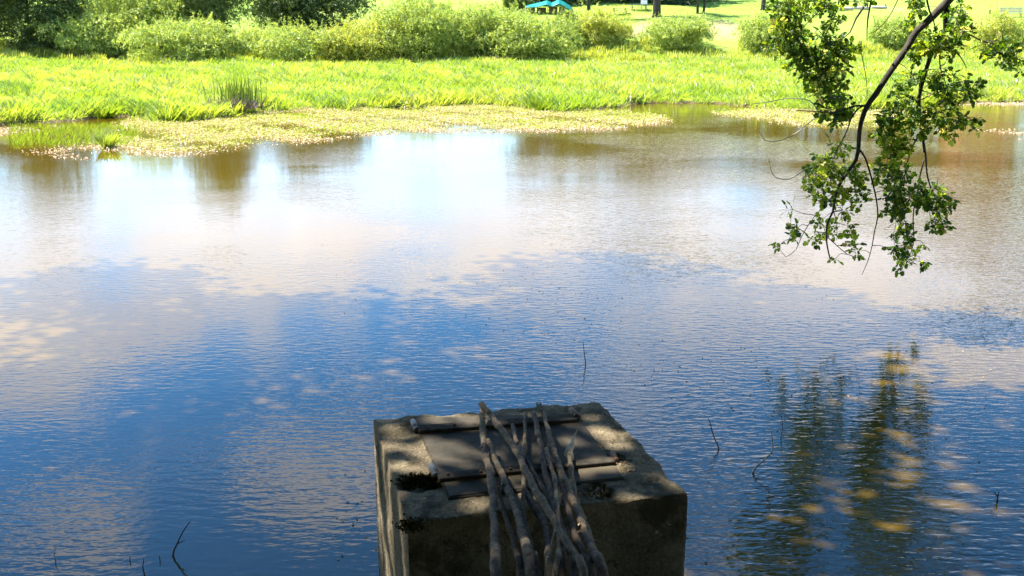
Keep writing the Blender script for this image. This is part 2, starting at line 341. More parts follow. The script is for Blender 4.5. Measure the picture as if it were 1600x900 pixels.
# ------------------------------------------------------------------ grass
def tuft(nb, hgt, wid, lean, seed):
    r = random.Random(seed); V = []; Fc = []
    for i in range(nb):
        a = r.random()*6.283; rad = r.random()*.16; bx, by = math.cos(a)*rad, math.sin(a)*rad
        d = r.random()*6.283; l = lean*(.3+r.random()); h = hgt*(.6+.5*r.random()); w = wid*(.7+.6*r.random())
        px, py = -math.sin(d)*w/2, math.cos(d)*w/2; dx, dy = math.cos(d)*l, math.sin(d)*l; k = len(V)
        V += [(bx-px, by-py, -.03), (bx+px, by+py, -.03), (bx+dx*.76-px*1.0, by+dy*.76-py*1.0, h*.70), (bx+dx*1.2, by+dy*1.2, h)]
        Fc += [(k, k+1, k+2), (k+1, k+3, k+2)]
    return V, Fc
def rz_frames(n):
    a = RNG.random(n)*6.283; t = RNG.normal(0, .12, (n, 2)); nn = np.stack([t[:, 0], t[:, 1], np.ones(n)], 1); return frames(nn, a)
def patchn(x, y, s, o=0): return np.sin(x*s+o)*np.sin(y*s*1.3+o*2)+.6*np.sin(x*s*2.3+y*s*1.7+o)+.4*np.sin(x*s*4.1-y*s*3.3+2*o)
def grass_field(name, n, y0, y1, hs, mat, label, tv, cond=None, pw=1.0, smin=.55):
    u = RNG.random(n); y = y0+(y1-y0)*u**pw
    x = (RNG.random(n)*2-1)*(y*.60+4)
    k = cond(x, y) if cond else np.ones(n, bool); x, y = x[k], y[k]; n = len(x)
    z = height(x, y); sc = hs*(smin+.5*RNG.random(n)+.34*np.clip(patchn(x, y, .8), -1, 1.6)); sc = np.clip(sc, .25, 2.2)
    e = np.exp(-np.maximum(y-far_edge(x), 0)/1.2); sc = sc*(1+.25*e)
    me = scatter(name, tv[0], tv[1], np.stack([x, y, z], 1), rz_frames(n), np.stack([np.clip(sc, .8, 2)]*2+[sc], 1))
    return tag(obj(name, me, M[mat]), kind='stuff', label=label)
land = lambda x, y: (y-far_edge(x) > 0.05)
grass_field('meadow_grass', 50000, 40, 99, 1.0, 'grass', 'tall bright yellow-green meadow grass along the far bank', tuft(9, .40, .031, .36, 3), land, 1.25)
grass_field('bank_grass', 5000, 40, 58, 1.05, 'grass', 'thick grass tufts at the water edge of the far bank', tuft(12, .46, .03, .34, 5), lambda x, y: (y-far_edge(x) > -.1) & (y-far_edge(x) < 2.0) & (patchn(x, y, .35, 1) > -.55))
grass_field('lawn_grass', 6000, 97, 150, .5, 'shortgrass', 'short grass of the lawn behind the bushes', tuft(6, .26, .045, .2, 8), None)
grass_field('tall_herbs', 5200, 91, 101, 1.5, 'willow2', 'tall pale herbs and grass at the foot of the bushes', tuft(10, .5, .05, .25, 12), lambda x, y: patchn(x, y, .5, 4) > -.35)
grass_field('seed_stalks', 5000, 42, 96, 1.2, 'dry', 'pale dry seed stalks standing in the meadow', tuft(3, .55, .02, .25, 14), lambda x, y: land(x, y) & (patchn(x, y, .25, 7) > .2))
# water grass in the left inlet
n = 900; px = 15+RNG.random(n)*200; py = 197+RNG.random(n)*32
P = np.array([tuple(at_z(a, b, -.02)) for a, b in zip(px, py)])
tag(obj('water_grass', scatter('water_grass', *tuft(3, .34, .02, .12, 9), P, rz_frames(n), .5+.5*RNG.random(n)), M['watergrass']), kind='stuff', label='sparse green grass standing in the shallow left inlet')
# pond weed mats
weed_poly = [(60, 236), (130, 250), (200, 243), (290, 244), (380, 227), (470, 223), (570, 213), (640, 207), (800, 206), (900, 206), (1000, 199), (1050, 190), (1035, 181), (960, 178), (850, 174), (760, 160), (600, 162), (430, 166), (330, 180), (240, 186), (180, 195), (220, 210), (150, 228)]
weed_poly2 = [(1110, 176), (1180, 184), (1270, 197), (1360, 200), (1450, 190), (1440, 172), (1300, 168), (1180, 170)]
weed_poly3 = [(1545, 205), (1600, 202), (1680, 206), (1680, 216), (1600, 219), (1565, 214)]
weed_poly4 = [(1500, 161), (1700, 160), (1700, 166), (1500, 165)]
weed_poly5 = [(-60, 207), (0, 200), (90, 196), (85, 201), (10, 211), (-60, 214)]
def inside(px, py, poly):
    r = np.zeros(len(px), bool); j = len(poly)-1
    for i in range(len(poly)):
        xi, yi = poly[i]; xj, yj = poly[j]
        c = ((yi > py) != (yj > py)) & (px < (xj-xi)*(py-yi)/(yj-yi+1e-9)+xi); r ^= c; j = i
    return r
def weed_pts(polys, n, thin):
    out = []
    for poly in polys:
        a = np.array(poly); c = [at_z(x, y, 0) for x, y in poly]
        x0, x1 = min(p.x for p in c), max(p.x for p in c); y0, y1 = min(p.y for p in c), max(p.y for p in c)
        wp = [(p.x, p.y) for p in c]; m = int(n*(x1-x0)*(y1-y0))
        x = x0+(x1-x0)*RNG.random(m); y = y0+(y1-y0)*RNG.random(m)
        k = inside(x+RNG.normal(0, .45, m), y+RNG.normal(0, .4, m), wp) & (patchn(x, y, .8, 3)+.5*patchn(x, y, 2.1, 5) > thin+RNG.normal(0, .35, m)); out.append(np.stack([x[k], y[k], np.zeros(k.sum())], 1))
    return np.concatenate(out)
LEAF4 = ([(0, 0, 0), (.5, -.32, .06), (1, 0, .0), (.5, .32, .06)], [(0, 1, 2), (0, 2, 3)])
def weed(name, polys, dens, thin, mat, label, size, rise):
    P = weed_pts(polys, dens, thin); n = len(P); P[:, 2] = .008+rise*RNG.random(n)
    nn = np.stack([RNG.normal(0, .42, n), RNG.normal(0, .42, n), np.ones(n)], 1)
    return tag(obj(name, scatter(name, *LEAF4, P, frames(nn, RNG.random(n)*6.283), size*(.6+.8*RNG.random(n))), M[mat]), kind='stuff', label=label)
weed('green_pond_weed', [[(x, y-4) for x, y in weed_poly[3:]], weed_poly2], 240, -.6, 'weed', 'yellow-green weed carpet on the shallows below the far bank', .075, .06)
weed('pale_pond_weed', [weed_poly, weed_poly2, weed_poly3, weed_poly4, weed_poly5], 190, -.3, 'weedpink', 'pale pinkish floating weed fringing the far bank', .065, .03)
# ------------------------------------------------------------------ bushes and trees
def crown_points(n, rx, ry, rz, nl, rs, base=0.12, dome=True):
    """leaf positions / normals on the shells of many lumps in an ellipsoid, z from 0 to 2*rz"""
    c = []
    while len(c) < nl:
        v = rs.normal(size=3); v /= np.linalg.norm(v); v *= rs.random()**.35*.80
        if v[2] < -.75: v[2] = -.7
        c.append(v)
    c = np.array(c); lr = (.20 if nl > 50 else .24)+.20*rs.random(nl)
    k = rs.integers(0, nl, n); d = rs.normal(size=(n, 3)); d /= np.linalg.norm(d, axis=1, keepdims=True)
    d[:, 2] = np.where(rs.random(n) < .6, np.abs(d[:, 2]), d[:, 2])
    rad = lr[k]*(.72+.34*rs.random(n)); p = c[k]+d*rad[:, None]
    out = p*np.array([rx, ry, rz])+np.array([0, 0, rz])
    nn = d+.55*rs.normal(size=(n, 3)); return out, nn, c*np.array([rx, ry, rz])+np.array([0, 0, rz])
TRI_LEAF = ([(0, -.5, 0), (.24, 0, .05), (0, .5, 0), (-.24, 0, .05)], [(0, 1, 2), (0, 2, 3)])
SPRAY = ([(-.1, 0, 0), (.0, -.13, .04), (.42, -.05, .10), (.0, .13, .05), (.40, .12, .02), (.12, .30, .0), (-.2, -.2, .05), (-.36, -.3, .0)], [(0, 1, 2), (0, 3, 4), (0, 3, 5), (0, 6, 7)])
def crown(name, parent, mat, n, rx, ry, rz, zoff, leaf, seed, nl=26, shoots=0):
    rs = np.random.default_rng(seed); P, nn, c = crown_points(n, rx, ry, rz, nl, rs); P[:, 2] += zoff
    P[:, 2] = np.maximum(P[:, 2], .03)
    if shoots:
        shoots = int(shoots*1.7)
        q = rs.integers(0, n, shoots); b = P[q]; top = b[b[:, 2] > np.quantile(b[:, 2], .35)]; m = len(top); kk = 7
        d = rs.normal(0, .35, (m, 3)); d[:, 2] = 1; h = .3+.9*rs.random(m)**1.5
        t = np.linspace(.15, 1, kk); S_ = (top[:, None]+d[:, None]*(t[None, :, None]*h[:, None, None])).reshape(-1, 3)
        P = np.concatenate([P, S_]); nn = np.concatenate([nn, rs.normal(size=(m*kk, 3))])
    n = len(P); R = frames(nn, rs.random(n)*6.283)
    return obj(name, scatter(name, *SPRAY, P, R, leaf*(.7+.7*rs.random(n))), M[mat], parent), c+np.array([0, 0, zoff])
def plant(name, label, cat, base, rx, ry, hgt, zoff, mat, n, leaf, trunk, seed, group=None, nl=26, shoots=0, stems=1, crown_name='crown', barkm='bark', lean=0):
    t = empty(name, base); tag(t, label, cat, group); t.location.z -= .05; rs = random.Random(seed)
    rz = (hgt-zoff)/2
    _, c = crown(crown_name, t, mat, n, rx, ry, rz, zoff, leaf, seed, nl, shoots)
    tb = TB(); top = np.array([lean, 0, zoff+rz*1.1])
    for s in range(stems):
        o = np.array([rs.uniform(-.3, .3)*(stems > 1)*rx*.5, rs.uniform(-.2, .2)*(stems > 1)*ry*.4, 0])
        tb.tube([o+(0, 0, -.2), o+(0, 0, .15*trunk*6), o*.9+top*.45+np.array([rs.uniform(-.1, .1), rs.uniform(-.1, .1), 0]), o*.6+top], [trunk*1.6, trunk*1.05, trunk*.85, trunk*.35], 8, .4)
        for i in range(9 if stems == 1 else 4):
            e = c[rs.randrange(len(c))]; f = .35+.5*rs.random(); st = o*.8+top*f; mid = (st+e)/2+np.array([0, 0, .12*rz])
            tb.tube([st, mid, e], [trunk*.4, trunk*.25, trunk*.08], 5, .6)
    obj('trunk' if stems == 1 else 'stems', tb.mesh('trunk'), M[barkm], t); return t
def bush_px(name, label, x0, x1, yt, yb, mat, dens, leaf, seed, cat='bush', ry=None, **kw):
    b = ground((x0+x1)/2, yb); sc = b.y/F*1.03; rx = (x1-x0)/2*sc; hgt = (yb-yt)*sc
    n = int(1.02*dens*(x1-x0)*(yb-max(yt, -60))); leaf *= 1.6; kw['nl'] = kw.get('nl', 26)+34; b.y += rx*.5
    b.z = H(b.x, b.y); 
    return plant(name, label, cat, b, rx*1.08, ry or rx*.8, hgt, kw.pop('zoff', -.18*hgt), mat, n, leaf, kw.pop('trunk', .09), seed, **kw)
gb = 'bushes along the back of the meadow'
bush_px('alder_tree', 'dark green alder tree filling the far left corner', -90, 138, -115, 88, 'alder', .5, .42, 1, 'tree', nl=40, trunk=.2)
bush_px('willow_bush', 'low pale willow bush in front of the corner alder', 60, 235, 28, 97, 'willow', 1.0, .30, 2, group=gb, shoots=260, stems=4)
bush_px('willow_bush', 'tall pale green willow bush right of the corner alder', 120, 300, -40, 90, 'willow', .75, .34, 3, group=gb, shoots=300, stems=4)
bush_px('willow_bush', 'low pale willow bush at the foot of the olive tree', 185, 360, 34, 98, 'willow', 1.0, .30, 31, group=gb, shoots=260, stems=4)
bush_px('willow_tree', 'rounded olive green willow tree between pale bush and dark alder', 262, 378, -105, 82, 'olive', .9, .36, 4, 'tree', nl=34, trunk=.16)
bush_px('alder_tree', 'broad dark alder tree left of the open lawn', 362, 578, -62, 74, 'alder', .6, .42, 5, 'tree', nl=44, trunk=.2)
bush_px('willow_bush', 'low pale willow bush in front of the broad dark alder', 345, 510, 46, 97, 'willow', 1.0, .30, 6, group=gb, shoots=260, stems=4)
bush_px('willow_bush', 'yellowish willow bush at the left end of the long thicket', 480, 630, 34, 99, 'willow2', 1.0, .30, 7, group=gb, shoots=300, stems=4)
bush_px('willow_bush', 'tallest grey-green willow bush in the middle of the thicket', 575, 740, 4, 97, 'willow', .9, .32, 8, group=gb, shoots=320, stems=4)
bush_px('willow_bush', 'grey-green willow bush right of the tallest one', 680, 825, 12, 95, 'willow', 1.0, .32, 9, group=gb, shoots=280, stems=4)
bush_px('willow_bush', 'wide willow bush below the teal tarp', 760, 910, 22, 97, 'willow', 1.0, .32, 10, group=gb, shoots=280, stems=4)
bush_px('willow_bush', 'darker willow bush peeping out behind the one below the tarp', 846, 912, 30, 76, 'olive', 1.1, .30, 12, group=gb, shoots=80, stems=3)
bush_px('willow_bush', 'rounded willow bush at the right end of the thicket', 880, 996, 31, 80, 'willow2', 1.2, .30, 13, group=gb, shoots=200, stems=4)
bush_px('willow_bush', 'low willow bush alone below the dry grass patch', 996, 1122, 44, 86, 'willow', 1.2, .30, 14, group=gb, shoots=200, stems=4)
bush_px('willow_bush', 'low willow bush behind the hanging oak leaves', 1158, 1262, 42, 88, 'willow', 1.2, .30, 15, group=gb, shoots=200, stems=4)
bush_px('willow_bush', 'willow bush seen between the two oak limbs', 1362, 1446, 40, 84, 'willow', 1.2, .30, 16, group=gb, shoots=160, stems=4)
bush_px('willow_bush', 'thin yellowish willow bush right of the hanging branch', 1522, 1600, 22, 84, 'willow2', .7, .28, 17, group=gb, shoots=160, stems=3)
bush_px('willow_bush', 'willow bush cut by the right edge', 1585, 1700, 35, 84, 'willow', .9, .30, 18, group=gb, shoots=160, stems=3)
bush_px('hazel_bush', 'small grey-green bush standing left of the teal tarp', 784, 828, -12, 20, 'olive', 2.2, .34, 19, stems=3)
# lawn trees
def lawn_tree(label, px, py, wpx, ht, rx, zoff, seed, mat='alder', n=2600, stems=1, lean=0):
    b = ground(px, py); r = wpx/2*b.y/F
    return plant('lawn_tree', label, 'tree', b, rx, rx*.9, ht, zoff, mat, int(n*.8), .56, r, seed, 'trees on the lawn', nl=34, stems=stems, lean=lean)
lawn_tree('slim dark tree trunk on the lawn right of the teal tarp', 920, 29, 6, 11.5, 3.6, .6, 41)
lawn_tree('thickest tree trunk on the lawn above the dry grass', 1026, 27, 12, 11.5, 4.6, 3.6, 42)
lawn_tree('small twin-stemmed tree in front of the wood edge', 1095, 21, 4, 6.5, 2.6, .3, 43, 'wood_leaf', 1800, 2)
lawn_tree('tree trunk at the right end of the shaded strip', 1192, 16, 7, 12, 4.5, 2.6, 44)
wood = [(850, 17, 12), (905, 19, 10), (955, 17, 11), (1010, 15, 12), (1060, 15, 11), (1118, 12, 12)]
wl = ['leftmost dark woodland tree directly behind the teal tarp', 'dark woodland tree behind the slim lawn trunk', 'dark woodland tree behind the picnic table', 'dark woodland tree behind the thickest lawn trunk', 'dark woodland tree behind the twin-stemmed tree', 'rightmost dark woodland tree of the wood edge']
for i, (px, py, ht) in enumerate(wood):
    b = ground(px, py); b.y += 10; b.z = H(b.x, b.y)
    plant('woodland_tree', wl[i], 'tree', b, 5.6, 4, ht, -5.5, 'wood_leaf', 4500, 1.0, .22, 60+i, 'trees of the wood edge', nl=40)
far = [(1130, 215, 12), (1175, 205, 14), (1225, 212, 18), (1275, 203, 20), (1325, 212, 20), (1375, 204, 22), (1425, 212, 24), (1475, 205, 27), (1525, 214, 30), (1580, 206, 32), (1640, 214, 33), (1700, 206, 33)]
words = ['first', 'second', 'third', 'fourth', 'fifth', 'sixth', 'seventh', 'eighth', 'ninth', 'tenth', 'eleventh', 'twelfth']
for i, (px, d, ht) in enumerate(far):
    p = at_y(px, 0, d)
    plant('hilltop_tree', 'tall hilltop tree, %s from the left in the pond reflection' % words[i], 'tree', Vector((p.x, d, H(p.x, d))), 5.6, 5, ht, -1.5, 'wood_leaf', 2700, 2.0, .35, 80+i, 'trees on the hilltop', nl=46)
# the house above the frame whose reddish wall is mirrored in the pond
p = at_y(1548, 0, 196); hb = empty('brick_house', (p.x, 196, H(p.x, 196)-.2), .1); tag(hb, 'reddish brick house mirrored in the water at the right edge', 'house')
M['redbrick'] = pbr('red brick wall', lambda t: ramp(t, pos_noise(t, 3, 5), [(.3, (.30, .11, .06)), (.7, (.46, .20, .12))]), .9)
M['roof'] = pbr('red roof tiles', lambda t: ramp(t, pos_noise(t, 5, 4), [(.3, (.22, .06, .035)), (.7, (.34, .11, .06))]), .85)
M['pane'] = pbr('window glass', lambda t: (.04, .05, .06), .1); M['frame'] = pbr('white frame', lambda t: (.75, .75, .72), .6)
box('wall', (0, 0, 3.2), (11, 8, 6.6), M['redbrick'], hb, bevel=.02)
bm = bmesh.new(); vs = [bm.verts.new(q) for q in ((-5.9, -4.5, 6.3), (5.9, -4.5, 6.3), (5.9, 4.5, 6.3), (-5.9, 4.5, 6.3), (-5.9, 0, 10.2), (5.9, 0, 10.2))]
for f in ((0, 1, 5, 4), (2, 3, 4, 5), (1, 2, 5), (3, 0, 4), (3, 2, 1, 0)): bm.faces.new([vs[q] for q in f])
rf = obj('roof', bm_mesh(bm, 'roof'), M['roof'], hb); box('chimney', (2.6, .8, 10), (.8, .7, 2.2), M['redbrick'], rf)
for zz_ in (1.7, 4.6):
    for xx_ in (-3.8, -1.3, 1.3, 3.8):
        if zz_ < 2 and xx_ == 1.3: continue
        w_ = box('window', (xx_, -4.02, zz_), (1.2, .1, 1.5), M['frame'], hb)
        for sx_ in (-1, 1): box('pane', (xx_+sx_*.27, -4.07, zz_), (.46, .04, 1.3), M['pane'], w_)
dr = box('door', (1.3, -4.02, 1.15), (1.1, .12, 2.1), M['benchdark'], hb); box('handle', (1.7, -4.1, 1.1), (.05, .08, .16), M['galv'], dr)
# reed clump
rc = ground(372, 168); t = empty('reed_clump', rc); tag(t, 'upright reed clump with grey dead base on the left meadow edge', 'reeds')
n = 130; a = RNG.normal(0, 1, (n, 2))*np.array([.6, .3]); P = np.stack([a[:, 0], a[:, 1], np.zeros(n)], 1)
bl = ([(-.012, 0, 0), (.012, 0, 0), (.009, 0, .6), (-.009, 0, .6), (.03, 0, 1.0)], [(0, 1, 2), (0, 2, 3), (3, 2, 4)])
obj('green_stems', scatter('green_stems', *bl, P, rz_frames(n), np.stack([np.full(n, 1.9)]*2+[.9+.8*RNG.random(n)], 1)), M['reed'], t)
n = 220; a = RNG.normal(0, 1, (n, 2))*np.array([.55, .25])+np.array([.15, -.75]); nn = np.stack([RNG.normal(0, .9, n), RNG.normal(0, .9, n), np.full(n, .8)], 1)
tag(obj('dead_stems', scatter('dead_stems', *bl, np.stack([a[:, 0], a[:, 1], np.full(n, .02)], 1), frames(nn, RNG.random(n)*6), np.stack([np.full(n, 2.4)]*2+[.35+.45*RNG.random(n)], 1)), M['reeddead'], t), kind='stuff')
def tussock(label, px, py, w, h, mat, seed, z=None):
    p = ground(px, py) if z is None else at_z(px, py, z)
    tv = tuft(170, h, .03, .28, seed); V = [(x*w/.16, y*w/.22, zz_) for x, y, zz_ in tv[0]]
    o = obj('grass_tussock', np_mesh('grass_tussock', V, tv[1]), M[mat], None, p); tag(o, label, 'grass tussock', 'grass tussocks')
tussock('single green grass tussock standing in the water at the left', 168, 232, .2, .5, 'grass', 21, -.02)
tussock('dark green tussock on the mud spit at the middle of the bank', 846, 174, .24, .5, 'watergrass', 22)
tussock('grass tussock in front of the left end of the thicket', 490, 97, .34, 1.1, 'grass', 23)
tussock('tussock at the inlet edge on the left bank', 165, 184, .36, .5, 'watergrass', 24)
# ------------------------------------------------------------------ tarp shelter, tables, benches
g = ground(859, 21); k = g.y/F
t = empty('tarp_shelter', g); tag(t, 'teal tarpaulin shelter with two peaks on the far lawn', 'shelter')
def sheet(low, ridge, dy):
    nu, nv = 41, 13; V = []
    for j in range(nv):
        v = j/(nv-1)*2-1
        for i in range(nu):
            x = -37+72*i/(nu-1); zl = np.interp(x, [q[0] for q in low], [q[1] for q in low]); zr = np.interp(x, [q[0] for q in ridge], [q[1] for q in ridge])
            V.append((x*k, dy*v, (zr+(zl-zr)*abs(v)**1.15)*k+.04*math.sin(i*1.3+v*3)*math.sin(v*5+i)))
    Fc = [(j*nu+i, j*nu+i+1, (j+1)*nu+i+1, (j+1)*nu+i) for j in range(nv-1) for i in range(nu-1)]
    return np_mesh('canopy', V, Fc, True)
c1 = obj('canopy', sheet([(-37, 8.5), (-20, 9), (-4, 12.5), (2, 9.5), (13, 14), (22, 9), (31, 4), (35, .5)], [(-37, 11), (-20, 15.5), (-8, 18), (-4, 19), (3, 15.5), (9, 18.5), (13, 21), (22, 17), (31, 11), (35, 4)], 1.7), M['tarp'], t)
md = c1.modifiers.new('thick', 'SOLIDIFY'); md.thickness = .02
for x, h in ((-4, 18), (13, 20), (-35, 10)):
    tb = TB(); tb.tube([(x*k, -1.6, -.1), (x*k, -1.6, h*k*.4), (x*k, -1.6, h*k*.68)], [.035]*3, 6, 1); obj('pole', tb.mesh('pole'), M['pole'], t)
g0 = g + Vector((0, .7, 0)); g0.z = H(g0.x, g0.y)
for i, (x0, w, h, lab) in enumerate([(-33, 11, 9, 'low pale stack of boards at the left end under the tarp'), (-20, 15, 8, 'brown firewood stack between the tarp poles'), (-2, 14, 10, 'tall brown firewood stack under the right tarp peak'), (14, 10, 9, 'firewood stack at the right end under the tarp')]):
    t2 = empty('firewood_stack', g0+Vector(((x0+w/2)*k, .4*i % .7, 0))); t2.location.z = H(t2.location.x, t2.location.y)-.03; tag(t2, lab, 'firewood', 'wood stacks under the tarp')
    rows = 5; me_log = None
    for r in range(rows):
        hh = h*k/rows; o = box('plank', (0, 0, 0), (w*k*(.96-.04*(r % 2)), 1.0, hh*.93), M['brick'], t2, bevel=.02)
        o.location = ((r % 2)*.05, 0, hh*(r+.5))
def picnic_table(label, px, py, w, mtop, rz):
    b = ground(px, py); t = empty('picnic_table', b, rz); tag(t, label, 'picnic table', 'picnic tables on the lawn')
    for i in range(4): box('table_slat', (0, -.27+.18*i, .74), (w, .165, .045), mtop, t)
    for s in (-1, 1):
        for q in range(2): box('seat_slat', (0, s*(.68+.15*q), .45), (w, .13, .04), M['bench'], t)
        for q in (-1, 1): box('leg', (s*w*.36, q*.38, .36), (.07, .09, .82), M['benchdark'], t, tilt=q*.42)
        box('cross_beam', (s*w*.36+.075, 0, .41), (.06, 1.6, .09), M['benchdark'], t)
picnic_table('grey picnic table on the lawn right of the slim trunk', 968, 23, 1.9, M['table'], .1)
picnic_table('picnic table with pale top left of the thickest trunk', 998, 17, 2.2, M['table'], -.15)
picnic_table('picnic table half hidden behind the oak limb', 1491, 27, 3.0, M['bench'], .05)
b = ground(1006, 15); t = empty('notice_board', b); tag(t, 'small white board standing left of the thickest trunk', 'board')
box('panel', (0, 0, .85), (.75, .05, .45), M['whiteboard'], t)
for s in (-1, 1): box('post', (s*.3, .06, .5), (.06, .06, 1.1), M['benchdark'], t)
def slat_bench(label, px, py, w, rz):
    b = ground(px, py); t = empty('park_bench', b, rz); tag(t, label, 'bench')
    for i in range(3): box('back_slat', (0, .28+.04*i, .62+.2*i), (w, .04, .14), M['bench'], t)
    for i in range(3): box('seat_slat', (0, -.22+.17*i, .45), (w, .145, .045), M['bench'], t)
    for s in (-1, 1):
        for q in (-1, 1): box('leg', (s*w*.4, q*.2, .2), (.07, .07, .44), M['benchdark'], t)
        box('back_post', (s*w*.4, .37, .72), (.06, .05, .75), M['benchdark'], t, tilt=-.2)
slat_bench('pale slatted bench at the right edge of the lawn', 1580, 27, 2.5, -.12)
for i, (px, py, w, lab) in enumerate([(1322, 16, 1.6, 'short weathered log left in the row on the lawn'), (1345, 15, 1.9, 'weathered log in the middle of the lawn row'), (1373, 14, 2.0, 'weathered log at the right end of the lawn row')]):
    b = ground(px, py); tb = TB(); tb.tube([(-w/2, 0, .17), (0, .03, .18), (w/2, 0, .17)], [.18, .2, .17], 9, .3, .1, 3, i, 1)
    o = obj('log', tb.mesh('log'), [M['bench'], M['cutwood']], None, b); o.rotation_euler[2] = .1*i-.1; tag(o, lab, 'log', 'logs on the lawn')
for px, py, lab in ((1546, 22, 'short wooden post left of the slatted bench'), (1383, 13, 'short dark post by the right end of the log row')):
    b = ground(px, py); tb = TB(); tb.tube([(0, 0, -.1), (0, 0, .25), (.01, 0, .5)], [.11, .1, .1], 8, .2, .1, 5, 1, 1); tag(obj('wooden_post', tb.mesh('post'), [M['benchdark'], M['cutwood']], None, b), lab, 'post', 'posts on the lawn')
# ------------------------------------------------------------------ concrete block with hatch
TOPZ = 1.9
BLc, BRc, FRc, FLc = [at_z(x, y, TOPZ) for x, y in ((583, 655), (936, 627), (1075, 772), (637, 815))]
blk = empty('concrete_block', ((BLc+FRc)/2).to_tuple()[:2]+(-.6,)); tag(blk, 'old concrete block with steel hatch standing in the near water', 'concrete block')
OFF = Vector(blk.location)
def top_uv(u, v): return (FLc*(1-u)+FRc*u)*(1-v)+(BLc*(1-u)+BRc*u)*v
pits = [(at_z(938, 768, TOPZ), .055, .05), (at_z(664, 752, TOPZ), .07, .03), (at_z(640, 757, TOPZ), .06, .02), (at_z(964, 716, TOPZ), .03, .05), (at_z(645, 668, TOPZ), .05, .015), (at_z(890, 640, TOPZ), .05, .02)]
def block_mesh():
    nu = 80; bm = bmesh.new(); vs = {}
    corners = [FLc, FRc, BRc, BLc]; cen = (FLc+FRc+BRc+BLc)/4
    def vert(p, key):
        if key not in vs: vs[key] = bm.verts.new(p)
        return vs[key]
    def disp(p, nrm, e):
        f = noise.noise(p*6)*.008+noise.noise(p*22)*.0055+noise.noise(p*55)*.003
        q = p+nrm*f
        if e < .06:
            ch = max(0, noise.noise(p*7+Vector((7.3, 4.1, 1.7)))*1.1+.22+.25*noise.noise(p*19)); k = (1-e/.06)**2.2*ch*.022
            q += Vector(((cen.x-p.x), (cen.y-p.y), 0)).normalized()*k*.8+Vector((0, 0, -k*.55))
        return q
    for j in range(nu+1):
        for i in range(nu+1):
            u, v = i/nu, j/nu; p = top_uv(u, v); e = min(u, 1-u, v, 1-v)*1.2
            q = disp(p, Vector((0, 0, 1)), e)
            for c, r, dp in pits:
                d = (p-c).length/r*(1+.5*noise.noise(p*25))
                if d < 1.5: q.z -= dp*max(0, 1-(d/1.3)**2)
            key = ('t', i, j)
            if j == 0: key = ('s', 0, i, 0)
            elif j == nu: key = ('s', 2, nu-i, 0)
            if i == nu and j not in (0, nu): key = ('s', 1, j, 0)
            if i == 0 and j not in (0, nu): key = ('s', 3, nu-j, 0)
            if i == nu and j == 0: key = ('s', 1, 0, 0)
            if i == nu and j == nu: key = ('s', 2, 0, 0)
            if i == 0 and j == nu: key = ('s', 3, 0, 0)
            vert(q, key)
    def tk(i, j):
        if i == 0 and j == 0: return ('s', 0, 0, 0)
        if i == nu and j == 0: return ('s', 1, 0, 0)
        if i == nu and j == nu: return ('s', 2, 0, 0)
        if i == 0 and j == nu: return ('s', 3, 0, 0)
        if j == 0: return ('s', 0, i, 0)
        if j == nu: return ('s', 2, nu-i, 0)
        if i == nu: return ('s', 1, j, 0)
        if i == 0: return ('s', 3, nu-j, 0)
        return ('t', i, j)
    for j in range(nu):
        for i in range(nu): bm.faces.new([vs[tk(i, j)], vs[tk(i+1, j)], vs[tk(i+1, j+1)], vs[tk(i, j+1)]])
    zl = list(np.concatenate([np.linspace(0, .6, 28)[1:], np.linspace(.6, 2.5, 22)[1:]]))
    for s in range(4):
        a, b = corners[s], corners[(s+1) % 4]; nrm = Vector((b.y-a.y, -(b.x-a.x), 0)).normalized()
        for i in range(nu+1):
            key_s, key_i = (s, i) if i < nu else ((s+1) % 4, 0)
            for d, z in enumerate(zl):
                p = a.lerp(b, i/nu)+Vector((0, 0, -z)); key = ('s', key_s, key_i, d+1)
                if key not in vs: vert(disp(p, nrm, min(z, min(i, nu-i)/nu*1.2+.035)), key)
        for i in range(nu):
            for d in range(len(zl)):
                k2 = (s, i+1) if i+1 < nu else ((s+1) % 4, 0)
                bm.faces.new([vs[('s', s, i, d+1)], vs[('s', *k2, d+1)], vs[('s', *k2, d)], vs[('s', s, i, d)]])
    for v in bm.verts: v.co -= OFF
    return bm_mesh(bm, 'concrete_body', True)
body = obj('concrete_body', block_mesh(), M['concrete'], blk)
def quad_slab(px4, z0, th):
    """slab whose top outline is given in pixels at height z0"""
    bm = bmesh.new(); T = [bm.verts.new(at_z(x, y, z0+th)-OFF) for x, y in px4]; B = [bm.verts.new(at_z(x, y, z0+th)-Vector((0, 0, th))-OFF) for x, y in px4]
    bm.faces.new(T); bm.faces.new(B[::-1]); n = len(T)
    for i in range(n): bm.faces.new([T[i], B[i], B[(i+1) % n], T[(i+1) % n]])
    bmesh.ops.recalc_face_normals(bm, faces=bm.faces)
    bmesh.ops.bevel(bm, geom=bm.edges[:], offset=min(.003, th*.3), segments=1, affect='EDGES'); return bm_mesh(bm, 'slab')
hz = TOPZ+.004
hatch = obj('hatch_plate', quad_slab([(703, 775), (974, 745), (900, 646), (648, 652)], hz-.012, .020), M['steel'], blk)
hz += .008
def strap(px4):
    return obj('hinge_strap', quad_slab(px4, hz-.002, .020), M['strap'], hatch)
obj('seam_strip', quad_slab([(700, 778), (705, 777), (651, 650), (645, 651)], TOPZ-.006, .016), M['strap'], hatch); obj('seam_strip', quad_slab([(702, 779), (977, 748), (975, 745), (703, 775.5)], TOPZ-.006, .013), M['strap'], hatch)  # dark strips added in place of the dark seam gap round the hatch
strap([(655, 673), (903, 655), (900, 647), (651, 664)]); strap([(687, 748), (962, 721), (957, 713), (682, 739)])
